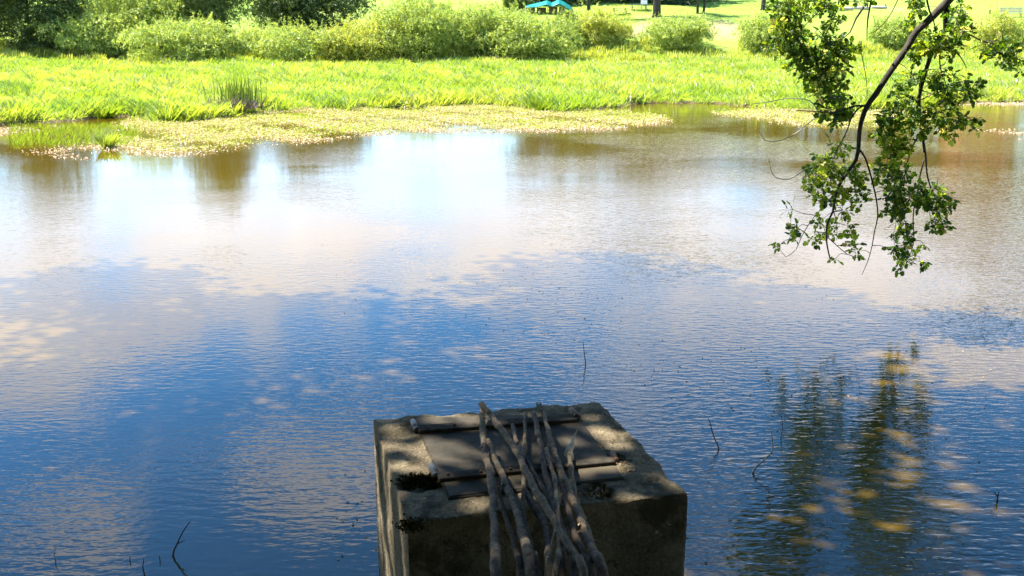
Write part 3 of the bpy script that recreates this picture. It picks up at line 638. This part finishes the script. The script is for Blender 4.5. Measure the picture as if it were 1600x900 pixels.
for x, y in ((668, 668), (710, 664), (800, 659), (700, 741), (751, 737), (797, 733)):
    bm = bmesh.new(); bmesh.ops.create_cone(bm, cap_ends=True, segments=6, radius1=.009, radius2=.007, depth=.014, matrix=Matrix.Translation(at_z(x, y, hz+.022)-OFF)); obj('bolt', bm_mesh(bm, 'bolt'), M['rust'], hatch)
def pipe(x0, y0, x1, y1, r, m, nm='hinge_pipe', rise=.0):
    a = at_z(x0, y0, TOPZ+r+rise)-OFF; b = at_z(x1, y1, TOPZ+r+rise)-OFF; d = (b-a).normalized()
    tb = TB(); tb.tube([a, (a+b)/2, b], [r, r, r], 14, .05); tb.tube([b-d*.012, b-d*.004, b+d*.003], [r*1.12]*3, 14, .05)
    me = tb.mesh(nm); return obj(nm, me, m, blk)
pipe(645, 658, 651, 672, .016, M['galv']); pipe(674, 728, 681, 744, .017, M['galv']); pipe(892, 640, 902, 652, .018, M['rust'], rise=.004); pipe(957, 708, 963, 720, .014, M['rust'])
a = at_z(943, 768, TOPZ-.03)-OFF; b = at_z(945, 754, TOPZ+.035)-OFF
tb = TB(); tb.tube([at_z(944, 770, TOPZ-.04)-OFF, at_z(944.5, 762, TOPZ+.01)-OFF, at_z(945, 757, TOPZ+.055)-OFF], [.008]*3, 8, .05); obj('iron_stud', tb.mesh('iron_stud'), M['rust'], blk)
tb = TB(); tb.tube([at_z(926, 776, TOPZ-.01)-OFF, at_z(936, 766, TOPZ+.005)-OFF, at_z(942, 772, TOPZ-.01)-OFF], [.011, .013, .01], 8, .02); obj('iron_lug', tb.mesh('iron_lug'), M['rust'], blk)
def litter(nm, spots, mat, size, nm_label, rise=.005):
    P = []
    for x, y, r, n in spots:
        c = at_z(x, y, TOPZ-.002)
        for i in range(n): P.append((c.x+RNG.normal(0, r), c.y+RNG.normal(0, r), c.z+RNG.random()*rise))
    P = np.array(P)-np.array(OFF); n = len(P); nn = np.stack([RNG.normal(0, .6, n), RNG.normal(0, .6, n), np.ones(n)], 1)
    o = obj(nm, scatter(nm, *LEAF4, P, frames(nn, RNG.random(n)*6.28), size*(.5+RNG.random(n))), M[mat], blk); tag(o, nm_label, kind='stuff')
litter('moss', [(664, 751, .035, 900), (655, 753, .03, 500), (640, 752, .03, 300), (690, 757, .02, 250), (640, 822, .03, 300)], 'moss', .014, 'dark moss in the hollow beside the front hinge')
litter('leaf_litter', [(958, 728, .03, 160), (967, 733, .03, 160), (930, 772, .03, 120), (975, 725, .05, 90), (940, 705, .06, 60), (800, 690, .12, 60), (880, 700, .14, 50), (720, 790, .10, 30)], 'grit', .016, 'brown leaf crumbs round the right hinge hole', .006)
# ------------------------------------------------------------------ sticks on the block
def cr(x, y): return 560+x*.3375, 600+y*.3375
BANKY = 2.0
def stick(label, pts, w0, w1, layer, mat='stick', bend=0, spike=False, seed=0, fork=None, end=None, dz=0):
    P = []; n = len(pts); R = []
    for i, (x, y) in enumerate(pts):
        f = i/(n-1); w = w0*(1-f)+w1*f; r = w*.77*.3375/2*4.55/F; z = TOPZ+.02+r*.9+layer*.042
        if i == 0: z += dz
        P.append(at_z(*cr(x, y), z)); R.append(r*(1+.10*math.sin(i*2.3+seed)))
    if end is None:
        d = (P[-1]-P[-2]); d.z = 0; d.normalize(); m = (P[-1].y-BANKY)/max(.2, -d.y); q = P[-1]+d*m; q.z = H(q.x, q.y)+R[-1]*.7+layer*.035; P += [P[-1].lerp(q, .5), q]; R += [R[-1]*1.03, R[-1]*1.05]
    tb = TB(); tb.tube(P, R, 16, .012, .26, 24, seed*3.7, 1, .0045)
    rs = random.Random(seed)
    for i in range(3):                                     # knots and broken side stubs
        j = rs.randrange(1, len(pts)-1); a = P[j]; d = Vector((rs.choice((-1, 1))*.8, rs.uniform(-.5, .8), .6)).normalized(); l = R[j]*rs.uniform(1.2, 2.2)
        tb.tube([a, a+d*l*.6, a+d*l], [R[j]*.42, R[j]*.34, R[j]*.25], 7, .01, .2, 60, seed, 1)
    if fork:
        for fp, r0, r1 in fork:
            Q = [at_z(*cr(x, y), TOPZ+.03+layer*.042+h) for x, y, h in fp]; tb.tube(Q, list(np.linspace(r0, r1, len(Q))), 8, .015, .15, 40, seed, 1)
    return tag(obj('stick', tb.mesh('stick'), [M[mat], M['cutwood']]), label, 'stick', 'sticks lying over the block')
stick('leftmost stick, straight and sunlit, crossing the hatch', [(578, 100), (572, 165), (583, 300), (612, 420), (625, 600), (632, 740), (635, 895)], 36, 54, 1.2, seed=1, dz=.02)
stick('long diagonal stick starting at the mossy top and crossing to the right', [(570, 92), (610, 140), (660, 210), (720, 290), (770, 390), (830, 510), (900, 620), (960, 730), (1010, 810), (1046, 895)], 40, 44, 2.2, seed=2, dz=.015)
stick('grey split stick ending bluntly just right of the leftmost stick', [(600, 262), (640, 360), (690, 480), (738, 600), (768, 720), (800, 895)], 36, 56, 1.3, seed=3)
stick('thin dark reddish stick between the leftmost and the split stick', [(636, 440), (672, 580), (708, 690), (735, 800), (752, 895)], 24, 38, .6, 'stickdark', seed=4)
stick('short upright looking stick under the diagonal one', [(774, 132), (772, 250), (766, 330), (764, 480), (762, 570), (772, 640), (800, 760), (840, 895)], 30, 30, .5, seed=5)
stick('dark knobbly stick right of the short upright one', [(812, 132), (835, 250), (856, 370), (884, 480), (915, 590), (955, 690), (985, 800), (1000, 895)], 34, 40, .6, 'stickdark', seed=6)
stick('long forked stick whose tip splits in two at the back edge', [(850, 125), (875, 200), (905, 300), (932, 390), (985, 520), (1040, 660), (1090, 790), (1135, 895)], 26, 54, 1.4, seed=7, fork=[([(852, 135, 0), (836, 110, .01), (826, 90, .015)], .010, .007), ([(850, 130, 0), (846, 105, .01), (842, 90, .01)], .009, .006)])
stick('slender smooth stick bending straight down over the front edge', [(870, 300), (890, 380), (914, 480), (922, 600), (932, 750), (914, 895)], 26, 32, 2.0, seed=8)
stick('very thin pale twig lying on top of the bundle', [(940, 505), (918, 610), (905, 690), (880, 800), (862, 895)], 7, 12, 3.1, 'stick', seed=9)
stick('thick mossy stick low in the middle of the bundle', [(770, 500), (810, 560), (858, 640), (880, 750), (888, 895)], 40, 50, .3, seed=10)
stick('dark stick half hidden behind the forked one', [(930, 430), (962, 560), (1003, 700), (1050, 800), (1088, 895)], 36, 42, .5, 'stickdark', seed=11)
stick('broken stick with a pale splinter spike near the right hinge', [(980, 330), (985, 420), (1008, 540), (1050, 640), (1080, 740), (1120, 895)], 34, 34, .6, seed=12)
P = [at_z(*cr(x, y), TOPZ+.03+h) for x, y, h in ((982, 345, .01), (972, 320, .02), (985, 290, .03), (1000, 240, .05), (1017, 205, .08))]
tb = TB(); tb.tube(P, [.02, .022, .014, .005, .002], 9, .01, .2, 50, 2, 0); o = obj('splinter', tb.mesh('splinter'), [M['cutwood']]); sp = [q for q in COL.objects if q.get('label', '').startswith('broken stick')][0]; o.parent = sp
stick('dark short stick under the mossy top of the diagonal one', [(715, 190), (738, 280), (790, 370), (850, 470), (900, 560), (930, 700), (945, 895)], 30, 32, .2, 'stickdark', seed=13)
# ------------------------------------------------------------------ twigs in the water
def water_twig(label, pts, r, mat='twig', side=None):
    b = at_z(*pts[0], 0); P = [b-Vector((0, 0, .25)), b]+[at_y(x, y, b.y+.02*i) for i, (x, y) in enumerate(pts[1:])]
    tb = TB(); tb.tube([p-b for p in P], list(np.linspace(r, r*.45, len(P))), 7, .04, .15, 30, 1)
    if side: tb.tube([at_y(x, y, b.y)-b for x, y in side], [r*.6, r*.4, r*.3][:len(side)], 5, .03)
    tag(obj('water_twig', tb.mesh('water_twig'), M[mat], None, b), label, 'twig', 'twigs standing in the water')
water_twig('leaning forked twig rising from the water at lower left', [(270, 868), (276, 852), (285, 832), (297, 815)], .009, side=[(277, 850), (284, 846), (289, 845)])
water_twig('short thin twig at the bottom edge left of the forked one', [(226, 899), (223, 886), (225, 872)], .007)
water_twig('tiny stub left of the thin bottom-edge twig', [(203, 877), (203, 869)], .006)
water_twig('tiny stub right of the thin bottom-edge twig', [(250, 876), (249, 868)], .006)
water_twig('hair-thin twig at the far lower left', [(87, 875), (85, 866), (87, 853)], .005, 'paletwig')
water_twig('thin upright twig just behind the block', [(915, 570), (913, 552), (911, 534)], .008)
water_twig('dark leaning twig right of the block', [(1123, 702), (1116, 684), (1107, 653)], .009)
water_twig('pale bent twig farther right of the block', [(1176, 738), (1190, 722), (1206, 706), (1207, 690), (1204, 668)], .011, 'paletwig')
water_twig('thin curved twig beside the pale bent one', [(1220, 684), (1223, 668), (1219, 640)], .005)
water_twig('short dark stub near the right edge', [(1558, 784), (1559, 775), (1561, 768)], .010, side=[(1559, 776), (1553, 769)])
# ------------------------------------------------------------------ the oak with the hanging branch
D0 = 14.0
def A(x, y): return 1180+x*.26667, y*.26667
def Bc(x, y): return 1180+x*.26667, 200+y*.26667
def oak_leaf():
    half = [(0.0, 0), (.05, .04), (.22, .13), (.30, .09), (.42, .21), (.50, .13), (.64, .27), (.74, .17), (.88, .18), (1.0, 0)]
    V = [(x, y, .10*abs(y)+.10*math.sin(x*2.6)) for x, y in half]+[(x, -y, .10*abs(y)+.10*math.sin(x*2.6)) for x, y in half[1:-1]]
    mid = [(x, 0, .10*math.sin(x*2.6)-.01) for x in (.25, .5, .75)]; k = len(V); V += mid
    Fc = []; up = list(range(0, 10)); lo = [0]+list(range(10, 18))+[9]
    def m_of(x): return k+min(2, max(0, int(round((x-.25)/.25))))
    for side in (up, lo):
        for i in range(len(side)-1):
            a, b = side[i], side[i+1]; m = m_of((V[a][0]+V[b][0])/2); Fc.append((a, b, m))
        Fc += [(side[3], k, k+1), (side[6], k+1, k+2)]
    return V, Fc
OAKL = oak_leaf()
oak = empty('oak_tree', (11.5, 8.0, H(11.5, 8))); tag(oak, 'oak tree whose leafy branch hangs over the water at upper right', 'tree')
OB = Vector(oak.location)
tb = TB(); tbp = TB(); skel = []
def limb(pts, w0, w1, d0=D0, d1=D0, pre=None, taper_pre=None, pale=False):
    n = len(pts); P = [at_y(x, y, d0+(d1-d0)*i/(n-1)) for i, (x, y) in enumerate(pts)]; R = [(w0+(w1-w0)*i/(n-1))/2*D0/F for i in range(n)]
    if pre: P = pre+P; R = taper_pre+R
    pp = (tbp if pale else tb).tube([p-OB for p in P], R, 8, .08, .12, 14, len(skel)); skel.append(pp+np.array(OB)); return P
topA = at_y(*A(1135, 0), D0)
limb([A(*q) for q in ((1135, 0), (1075, 60), (1010, 125), (940, 190), (895, 270), (830, 365), (770, 450), (715, 540), (670, 600), (635, 670), (612, 760), (603, 890))]+[Bc(*q) for q in ((605, 110), (590, 190), (540, 260), (490, 340), (465, 420), (455, 490), (420, 570), (420, 680), (440, 770))], 12, 2.0, D0, D0-.3,
     [Vector((11.5, 8.0, 3.6)), Vector((11.1, 9.5, 5.6)), Vector((9.6, 12, 6.6)), Vector((7.8, 13.6, 5.9)), topA+Vector((.55, -.05, .65))], [.22, .17, .12, .08, .06])
limb([A(*q) for q in ((1128, 10), (1115, 130), (1115, 180), (1060, 250), (1020, 350), (990, 450), (960, 570), (965, 650), (980, 780), (992, 890))]+[Bc(*q) for q in ((990, 100), (1000, 180), (1005, 260), (1025, 340), (1055, 415))], 9, 1.6, D0, D0+.4)
limb([Bc(*q) for q in ((990, 180), (965, 280), (955, 350), (935, 440), (925, 530), (930, 620), (925, 690), (905, 750))], 3.2, 1.2, D0+.3, D0+.3)
limb([A(*q) for q in ((970, 780), (930, 840), (910, 890))]+[Bc(*q) for q in ((885, 230), (870, 330), (875, 400))], 3, 1.2, D0+.25, D0+.1)
limb([A(*q) for q in ((650, 0), (630, 50), (590, 110), (555, 190), (510, 230))], 4.5, 1.2, D0+.6, D0+.5, [Vector((9.6, 12, 6.6)), Vector((8, 13.9, 6.1)), at_y(*A(700, -120), D0+.6)], [.06, .05, .03])
limb([A(*q) for q in ((690, -60), (680, 0), (660, 110), (655, 175), (655, 240))], 3.6, 1.2, D0+.6, D0+.6, [at_y(*A(900, -200), D0+.5)], [.03])
limb([A(*q) for q in ((650, 622), (590, 620), (540, 635), (460, 660), (370, 655), (240, 645))], 3.6, 1.2, D0, D0-.4)
limb([A(*q) for q in ((655, 610), (600, 640), (560, 700), (540, 760), (500, 840), (470, 890))], 3, 1.2, D0, D0-.3)
limb([Bc(*q) for q in ((615, 130), (645, 175), (680, 290), (710, 420), (718, 520), (700, 600), (685, 690), (660, 780), (625, 860))], 3.2, .8, D0, D0-.2)
limb([Bc(*q) for q in ((455, 400), (400, 460), (330, 540), (270, 640), (240, 710), (180, 755), (148, 720))], 1.8, .9, D0, D0-.3, pale=True)
limb([Bc(*q) for q in ((425, 640), (480, 690), (540, 740), (600, 760), (650, 770))], 1.6, .8, D0-.1, D0-.2)
limb([Bc(*q) for q in ((460, 490), (478, 560), (478, 660))], 1.6, .8, D0-.1, D0-.2)
limb([Bc(*q) for q in ((540, 260), (440, 210), (350, 220), (260, 265), (200, 300), (120, 290), (90, 240), (80, 185))], 2.2, .9, D0, D0-.4, pale=True)
limb([A(*q) for q in ((450, 640), (340, 700), (240, 780), (140, 825), (60, 825), (35, 790), (50, 755))], 1.8, 1.0, D0-.2, D0-.5, pale=True)
limb([A(*q) for q in ((360, 640), (320, 590), (200, 575), (90, 595), (-20, 610))], 1.5, .9, D0-.3, D0-.6, pale=True)
limb([A(*q) for q in ((1115, 170), (1200, 180), (1250, 200), (1330, 240), (1400, 260), (1480, 262), (1575, 250))], 3.2, 1.4, D0, D0+.5)
limb([A(*q) for q in ((1490, 262), (1515, 330), (1545, 390), (1560, 420))], 1.8, .8, D0+.5, D0+.5)
limb([A(*q) for q in ((1075, 280), (1150, 282), (1200, 330), (1225, 370), (1238, 400))], 2.6, 1.0, D0, D0)
limb([A(*q) for q in ((1080, 320), (1085, 400), (1110, 470), (1125, 515))], 2.2, .9, D0, D0-.1)
limb([A(*q) for q in ((620, 240), (620, 300), (640, 400), (655, 500), (655, 570))], 1.8, .9, D0+.3, D0+.2)
limb([A(*q) for q in ((300, -80), (290, 0), (265, 100), (270, 200), (300, 290), (370, 390), (430, 500), (450, 600))], 3.0, 1.2, D0+.3, D0, [at_y(*A(600, -330), D0+.6), at_y(*A(400, -220), D0+.5)], [.04, .032])
limb([A(*q) for q in ((510, -60), (480, 60), (430, 170), (400, 260), (440, 380), (420, 480))], 2.4, 1.0, D0+.3, D0+.1, [at_y(*A(650, -260), D0+.6)], [.03])
limb([A(*q) for q in ((835, 0), (790, 90), (710, 180), (660, 200))], 1.6, .8, D0+.2, D0+.2, [at_y(*A(900, -100), D0+.2)], [.012])
limb([A(*q) for q in ((1000, -30), (1020, 60), (1045, 120), (1060, 200))], 3.2, 1.6, D0-.2, D0-.1)
limb([A(*q) for q in ((380, 60), (310, 130), (250, 190))], 1.6, .7, D0, D0)
limb([A(*q) for q in ((960, 590), (1020, 560), (1120, 500), (1200, 480), (1270, 500))], 2.2, .9, D0+.2, D0+.3)
limb([A(*q) for q in ((970, 700), (1060, 660), (1150, 640), (1230, 680), (1290, 720))], 2.2, .9, D0+.2, D0+.1)
limb([A(*q) for q in ((975, 720), (900, 690), (820, 660), (740, 720))], 2.0, .9, D0+.2, D0)
# trunk and upper limbs
tb.tube([Vector((11.5, 8.0, OB.z-.4))-OB, Vector((11.5, 8.0, OB.z+.2))-OB, Vector((11.4, 8.0, 3.6))-OB, Vector((11.2, 7.8, 6.5))-OB, Vector((10.8, 7.4, 9.5))-OB, Vector((10.4, 7, 12.5))-OB], [.55, .42, .36, .3, .2, .08], 12, .3, .12, 4)
def crown_limbs(tbx, O, start, ends, r):
    for e in ends:
        e = Vector(e); s = Vector(start)+Vector((0, 0, random.uniform(-1, 1.5))); m = s.lerp(e, .5)+Vector((0, 0, .9))
        tbx.tube([s-O, m-O, e-O], [r, r*.6, r*.15], 7, .5, .12, 4)
skp = np.concatenate(skel)
# leaf masses in the hanging branch: (cx, cy, rx, ry, count, light?) in full pixels
def EA(x0, x1, y0, y1, n, l=0): (a, b), (c, d) = A(x0, y0), A(x1, y1); return ((a+c)/2, (b+d)/2, (c-a)/2, (d-b)/2, n, l)
def EB(x0, x1, y0, y1, n, l=0): (a, b), (c, d) = Bc(x0, y0), Bc(x1, y1); return ((a+c)/2, (b+d)/2, (c-a)/2, (d-b)/2, n, l)
masses = [EA(100, 330, -40, 90, 46), EA(90, 200, 60, 200, 16, 1), EA(120, 300, 90, 240, 38), EA(95, 260, 200, 320, 24), EA(200, 310, 250, 410, 20), EA(390, 500, 90, 180, 12), EA(310, 480, 190, 330, 30), EA(430, 590, 230, 340, 26), EA(300, 540, 320, 460, 44), EA(280, 420, 420, 520, 18), EA(350, 540, 450, 600, 34), EA(340, 550, 560, 720, 38), EA(330, 460, -40, 70, 16), EA(370, 640, -30, 25, 12), EA(910, 1000, -20, 70, 18),
          EA(920, 960, 130, 190, 4), EA(1140, 1240, 10, 100, 12), EA(1150, 1250, 100, 200, 16), EA(950, 1100, 180, 320, 30, 1), EA(1060, 1190, 200, 330, 20), EA(890, 990, 290, 360, 7), EA(860, 980, 430, 500, 12), EA(790, 880, 470, 560, 8), EA(1050, 1220, 380, 520, 22), EA(1190, 1300, 470, 600, 16), EA(1020, 1180, 520, 620, 18), EA(840, 960, 540, 640, 12), EA(740, 900, 640, 730, 26), EA(700, 800, 720, 800, 14), EA(900, 1060, 640, 780, 28), EA(1040, 1200, 600, 720, 22), EA(1180, 1310, 660, 760, 18), EA(1060, 1160, 700, 800, 12), EA(740, 920, 780, 900, 26, 1),
          EA(1310, 1480, 230, 330, 20), EA(1440, 1575, 240, 360, 18), EA(1520, 1580, 350, 420, 6), EA(1150, 1280, 140, 220, 10),
          EB(730, 880, 60, 200, 26, 1), EB(740, 890, 190, 320, 34), EB(750, 880, 310, 450, 32), EB(770, 880, 430, 530, 22), EB(860, 1010, 350, 470, 26), EB(1030, 1130, 330, 420, 9), EB(1020, 1135, 410, 510, 20), EB(1025, 1115, 510, 605, 15), EB(790, 930, 540, 650, 15), EB(780, 880, 690, 760, 12), EB(840, 930, 640, 740, 9), EB(830, 900, 740, 820, 9), EB(915, 985, 770, 810, 4), EB(960, 990, 640, 700, 2), EB(690, 740, 250, 320, 6),
          EB(320, 460, 140, 210, 16, 1), EB(290, 420, 220, 350, 28, 1), EB(400, 540, 190, 330, 22, 1), EB(530, 620, 200, 340, 14), EB(340, 440, 330, 460, 16, 1), EB(440, 550, 340, 450, 16, 1), EB(560, 660, 370, 450, 8), EB(430, 560, 80, 130, 8, 1), EB(180, 240, 465, 510, 4, 1), EB(190, 290, 560, 650, 9, 1), EB(350, 480, 550, 630, 15, 1), EB(480, 560, 480, 610, 7, 1), EB(290, 350, 640, 680, 4, 1), EB(540, 610, 680, 750, 7, 1), EB(140, 180, 640, 690, 2, 1), EB(440, 490, 720, 770, 3, 1)]
LP = {0: [], 1: []}; LN = {0: [], 1: []}; LX = {0: [], 1: []}
rs = random.Random(5)
cents = []
for cx, cy, rx, ry, cnt, lt in masses:
    for _ in range(int(cnt*.66)):
        while True:
            u, v = rs.uniform(-1, 1), rs.uniform(-1, 1)
            if u*u+v*v < 1: break
        c = np.array(at_y(cx+u*rx*1.02, cy+v*ry*1.02, D0+rs.gauss(0, .24))); cents.append((((skp-c)**2).sum(1).min(), len(cents), c, lt))
cents.sort(key=lambda q: q[:2]); nodes = list(skp); NA = np.array(nodes)
OBn = np.array(OB)
for d2, _, c, lt in cents:
        dd = ((NA-c)**2).sum(1)+1.5*np.maximum(0, c[2]+.05-NA[:, 2])**2; s = NA[dd.argmin()]; dist = np.linalg.norm(s-c)
        if dist > .03: tb.tube([s-OBn, (s+c)/2-OBn+np.array([rs.gauss(0, .12), rs.gauss(0, .12), rs.gauss(.05, .08)])*dist, c-OBn], [.0055, .004, .0025], 4, .07)
        NA = np.vstack([NA, (s+c)/2, c])
        out = c-s; out = out/(np.linalg.norm(out)+1e-6)
        for q in range(rs.randint(4, 7)):
            d = np.array([rs.gauss(0, 1), rs.gauss(0, 1), rs.gauss(-.25, .8)])*.8+out*.6; d /= np.linalg.norm(d)
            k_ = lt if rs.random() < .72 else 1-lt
            nrm = np.cross(d, np.array([rs.gauss(0, 1), rs.gauss(0, 1), rs.gauss(0, .35)])); nrm /= np.linalg.norm(nrm)+1e-9
            if nrm[2] < 0: nrm = -nrm
            LP[k_].append(c+d*.012); LX[k_].append(d); LN[k_].append(nrm)
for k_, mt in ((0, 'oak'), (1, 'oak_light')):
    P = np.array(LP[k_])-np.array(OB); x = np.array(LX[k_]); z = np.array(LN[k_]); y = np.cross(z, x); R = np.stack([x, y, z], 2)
    s = .10+.08*RNG.random(len(P)); tag(obj('hanging_leaves', scatter('hanging_leaves', *OAKL, P, R, s), M[mt], oak), 'dark green oak leaves' if k_ == 0 else 'oak leaves coloured bright yellow-green as if sunlit', kind='stuff')
HEX = ([(0, 0, 0), (.5, -.36, .06), (1, 0, 0), (.5, .36, .06)], [(0, 1, 2), (0, 2, 3)])
CLUMP = 22
def big_crown(parent, O, lumps, per, seed, leaf=.2, mat='oak'):
    r = np.random.default_rng(seed); P = []; Nn = []
    for (x, y, z, rad, f) in lumps:
        n = int(per*rad*rad*f); d = r.normal(size=(n, 3)); d /= np.linalg.norm(d, axis=1, keepdims=True); q = r.random(n)**.4
        m = max(3, n//(CLUMP if f < 1 else 2)); ci = r.integers(0, m, n); d = d[ci]; q = q[ci]
        P.append(np.array([x, y, z])+d*(rad*q)[:, None]*np.array([1, 1, .55])+r.normal(0, .26, (n, 3))); Nn.append(r.normal(size=(n, 3))+np.array([0, 0, .8]))
    P = np.concatenate(P)-np.array(O); n = len(P)
    tag(obj('crown', scatter('crown', *HEX, P, frames(np.concatenate(Nn), r.random(n)*6.28), leaf*(.7+.6*r.random(n))), M[mat], parent), 'spreading crown overhead', kind='stuff')
lumpsA = [(10.5, 7, 12.5, 3.2, 1), (8, 6, 11.5, 2.6, 1), (7, 9, 11, 2.4, 1), (9.5, 10.5, 11, 2.6, 1), (13, 9, 11, 3, 1), (13, 5, 11, 3, 1), (9, 3, 11, 2.6, 1), (5.5, 6.5, 10.5, 2.2, .9), (11, 12, 9.5, 2.2, 1), (14.5, 11, 9, 2, 1), (5, 10.5, 12, 2.2, .9), (7.4, 13, 10.5, 1.8, .9)]
crown_limbs(tb, OB, (11.1, 7.8, 7.5), [(l[0], l[1], l[2]) for l in lumpsA], .13)
obj('trunk_and_limbs', tb.mesh('trunk_and_limbs'), M['bark'], oak); tag(obj('bare_twigs', tbp.mesh('bare_twigs'), M['paletwig'], oak), 'bare twigs curling out to the left, paled as if sunlit')  # sunlight on the bare twigs is put into their pale colour
big_crown(oak, OB, lumpsA, 400, 3, .32)
# the second bank tree, out of view; its crown is shaped to shade the block
t2 = empty('oak_tree', (-8.5, .5, H(-8.5, .5))); tag(t2, 'oak tree on the near bank left of the view, known by its dappled shade', 'tree')
O2 = Vector(t2.location); tb = TB()
tb.tube([Vector((0, 0, -.4)), Vector((0, 0, .2)), Vector((.3, .3, 4)), Vector((.7, .8, 7.5)), Vector((1, 1, 12))], [.6, .45, .38, .3, .08], 12, .3, .12, 4)
GAP = .32
lumpsB = []
rb = random.Random(9)
for ix in range(9):
    for iy in range(11):
        x = -15+ix*2.5+rb.uniform(-.7, .7); y = -4+iy*2.6+rb.uniform(-.7, .7); z = 10.6+max(0, y-8)*.36+rb.uniform(-.5, .9)-.02*(x+6)**2*.3
        rr_ = math.hypot((x+6)*.95, y-5)
        if rr_ > 17 or (rr_ > 10 and rb.random() < (rr_-10)/9): continue
        gap = math.hypot(x-(.4+(z-1.9)*sd.x/sd.z), y-(4.7+(z-1.9)*sd.y/sd.z))
        if math.hypot(x-(6.2+(z-2.5)*sd.x/sd.z), y-(13.9+(z-2.5)*sd.y/sd.z)) < 3.0: continue  # crown left open here so sun reaches the hanging branch
        lumpsB.append((x, y, z, rb.uniform(1.7, 2.2), GAP if gap < 2.0 else 1.0))  # crown thinned along the sun path to let flecks onto the block
lumpsB += [(-8, 13, 12.6, 2.1, 1.0), (-9.6, 12, 12.4, 2.0, 1.0), (-6.6, 13.8, 12.9, 2.0, 1.0), (-8.4, 10.8, 11.8, 1.9, 1.0)]  # extra lumps added to shade sun patches on the water
crown_limbs(tb, O2, (-7.9, 1.2, 7.5), [(l[0], l[1], l[2]) for l in lumpsB[::3]], .16)
obj('trunk_and_limbs', tb.mesh('trunk_and_limbs'), M['bark'], t2); big_crown(t2, O2, lumpsB, 380, 4, .30)

# unseen trees added behind the photographer to keep sky light off the block front
for i, (x, y, ht) in enumerate([(-5, -6.3, 11), (.5, -6.6, 12), (6, -6.3, 11), (11, -3, 11), (-11, -3, 11)]):
    plant('bank_tree', 'unseen bank tree added for shade behind the viewpoint, %s of five from the left' % ['second', 'third', 'fourth', 'fifth', 'first'][i], 'tree', Vector((x, y, H(x, y))), 4.2, 3.6, ht, -1.5, 'wood_leaf', 4500, 1.9, .25, 120+i, 'trees on the near bank', nl=44)

# tan flecks on the open water, mostly standing in for ripple glitter
n = 2600; yy = 7+RNG.random(n)*16; xx = (RNG.random(n)*1.25-.35)*yy*.55; k = (patchn(xx, yy, .5, 2) > .1) & (np.hypot(xx-.1, yy-4.7) > 1.3); n = int(k.sum())
P = np.stack([xx[k], yy[k], np.full(n, .004)], 1); nn = np.stack([RNG.normal(0, .08, n), RNG.normal(0, .08, n), np.ones(n)], 1)
tag(obj('glitter_flecks', scatter('glitter_flecks', *LEAF4, P, frames(nn, RNG.random(n)*6.28), .012+.028*RNG.random(n)), M['grit']), kind='stuff', label='tiny tan flecks on the open water, mostly standing in for ripple glitter')
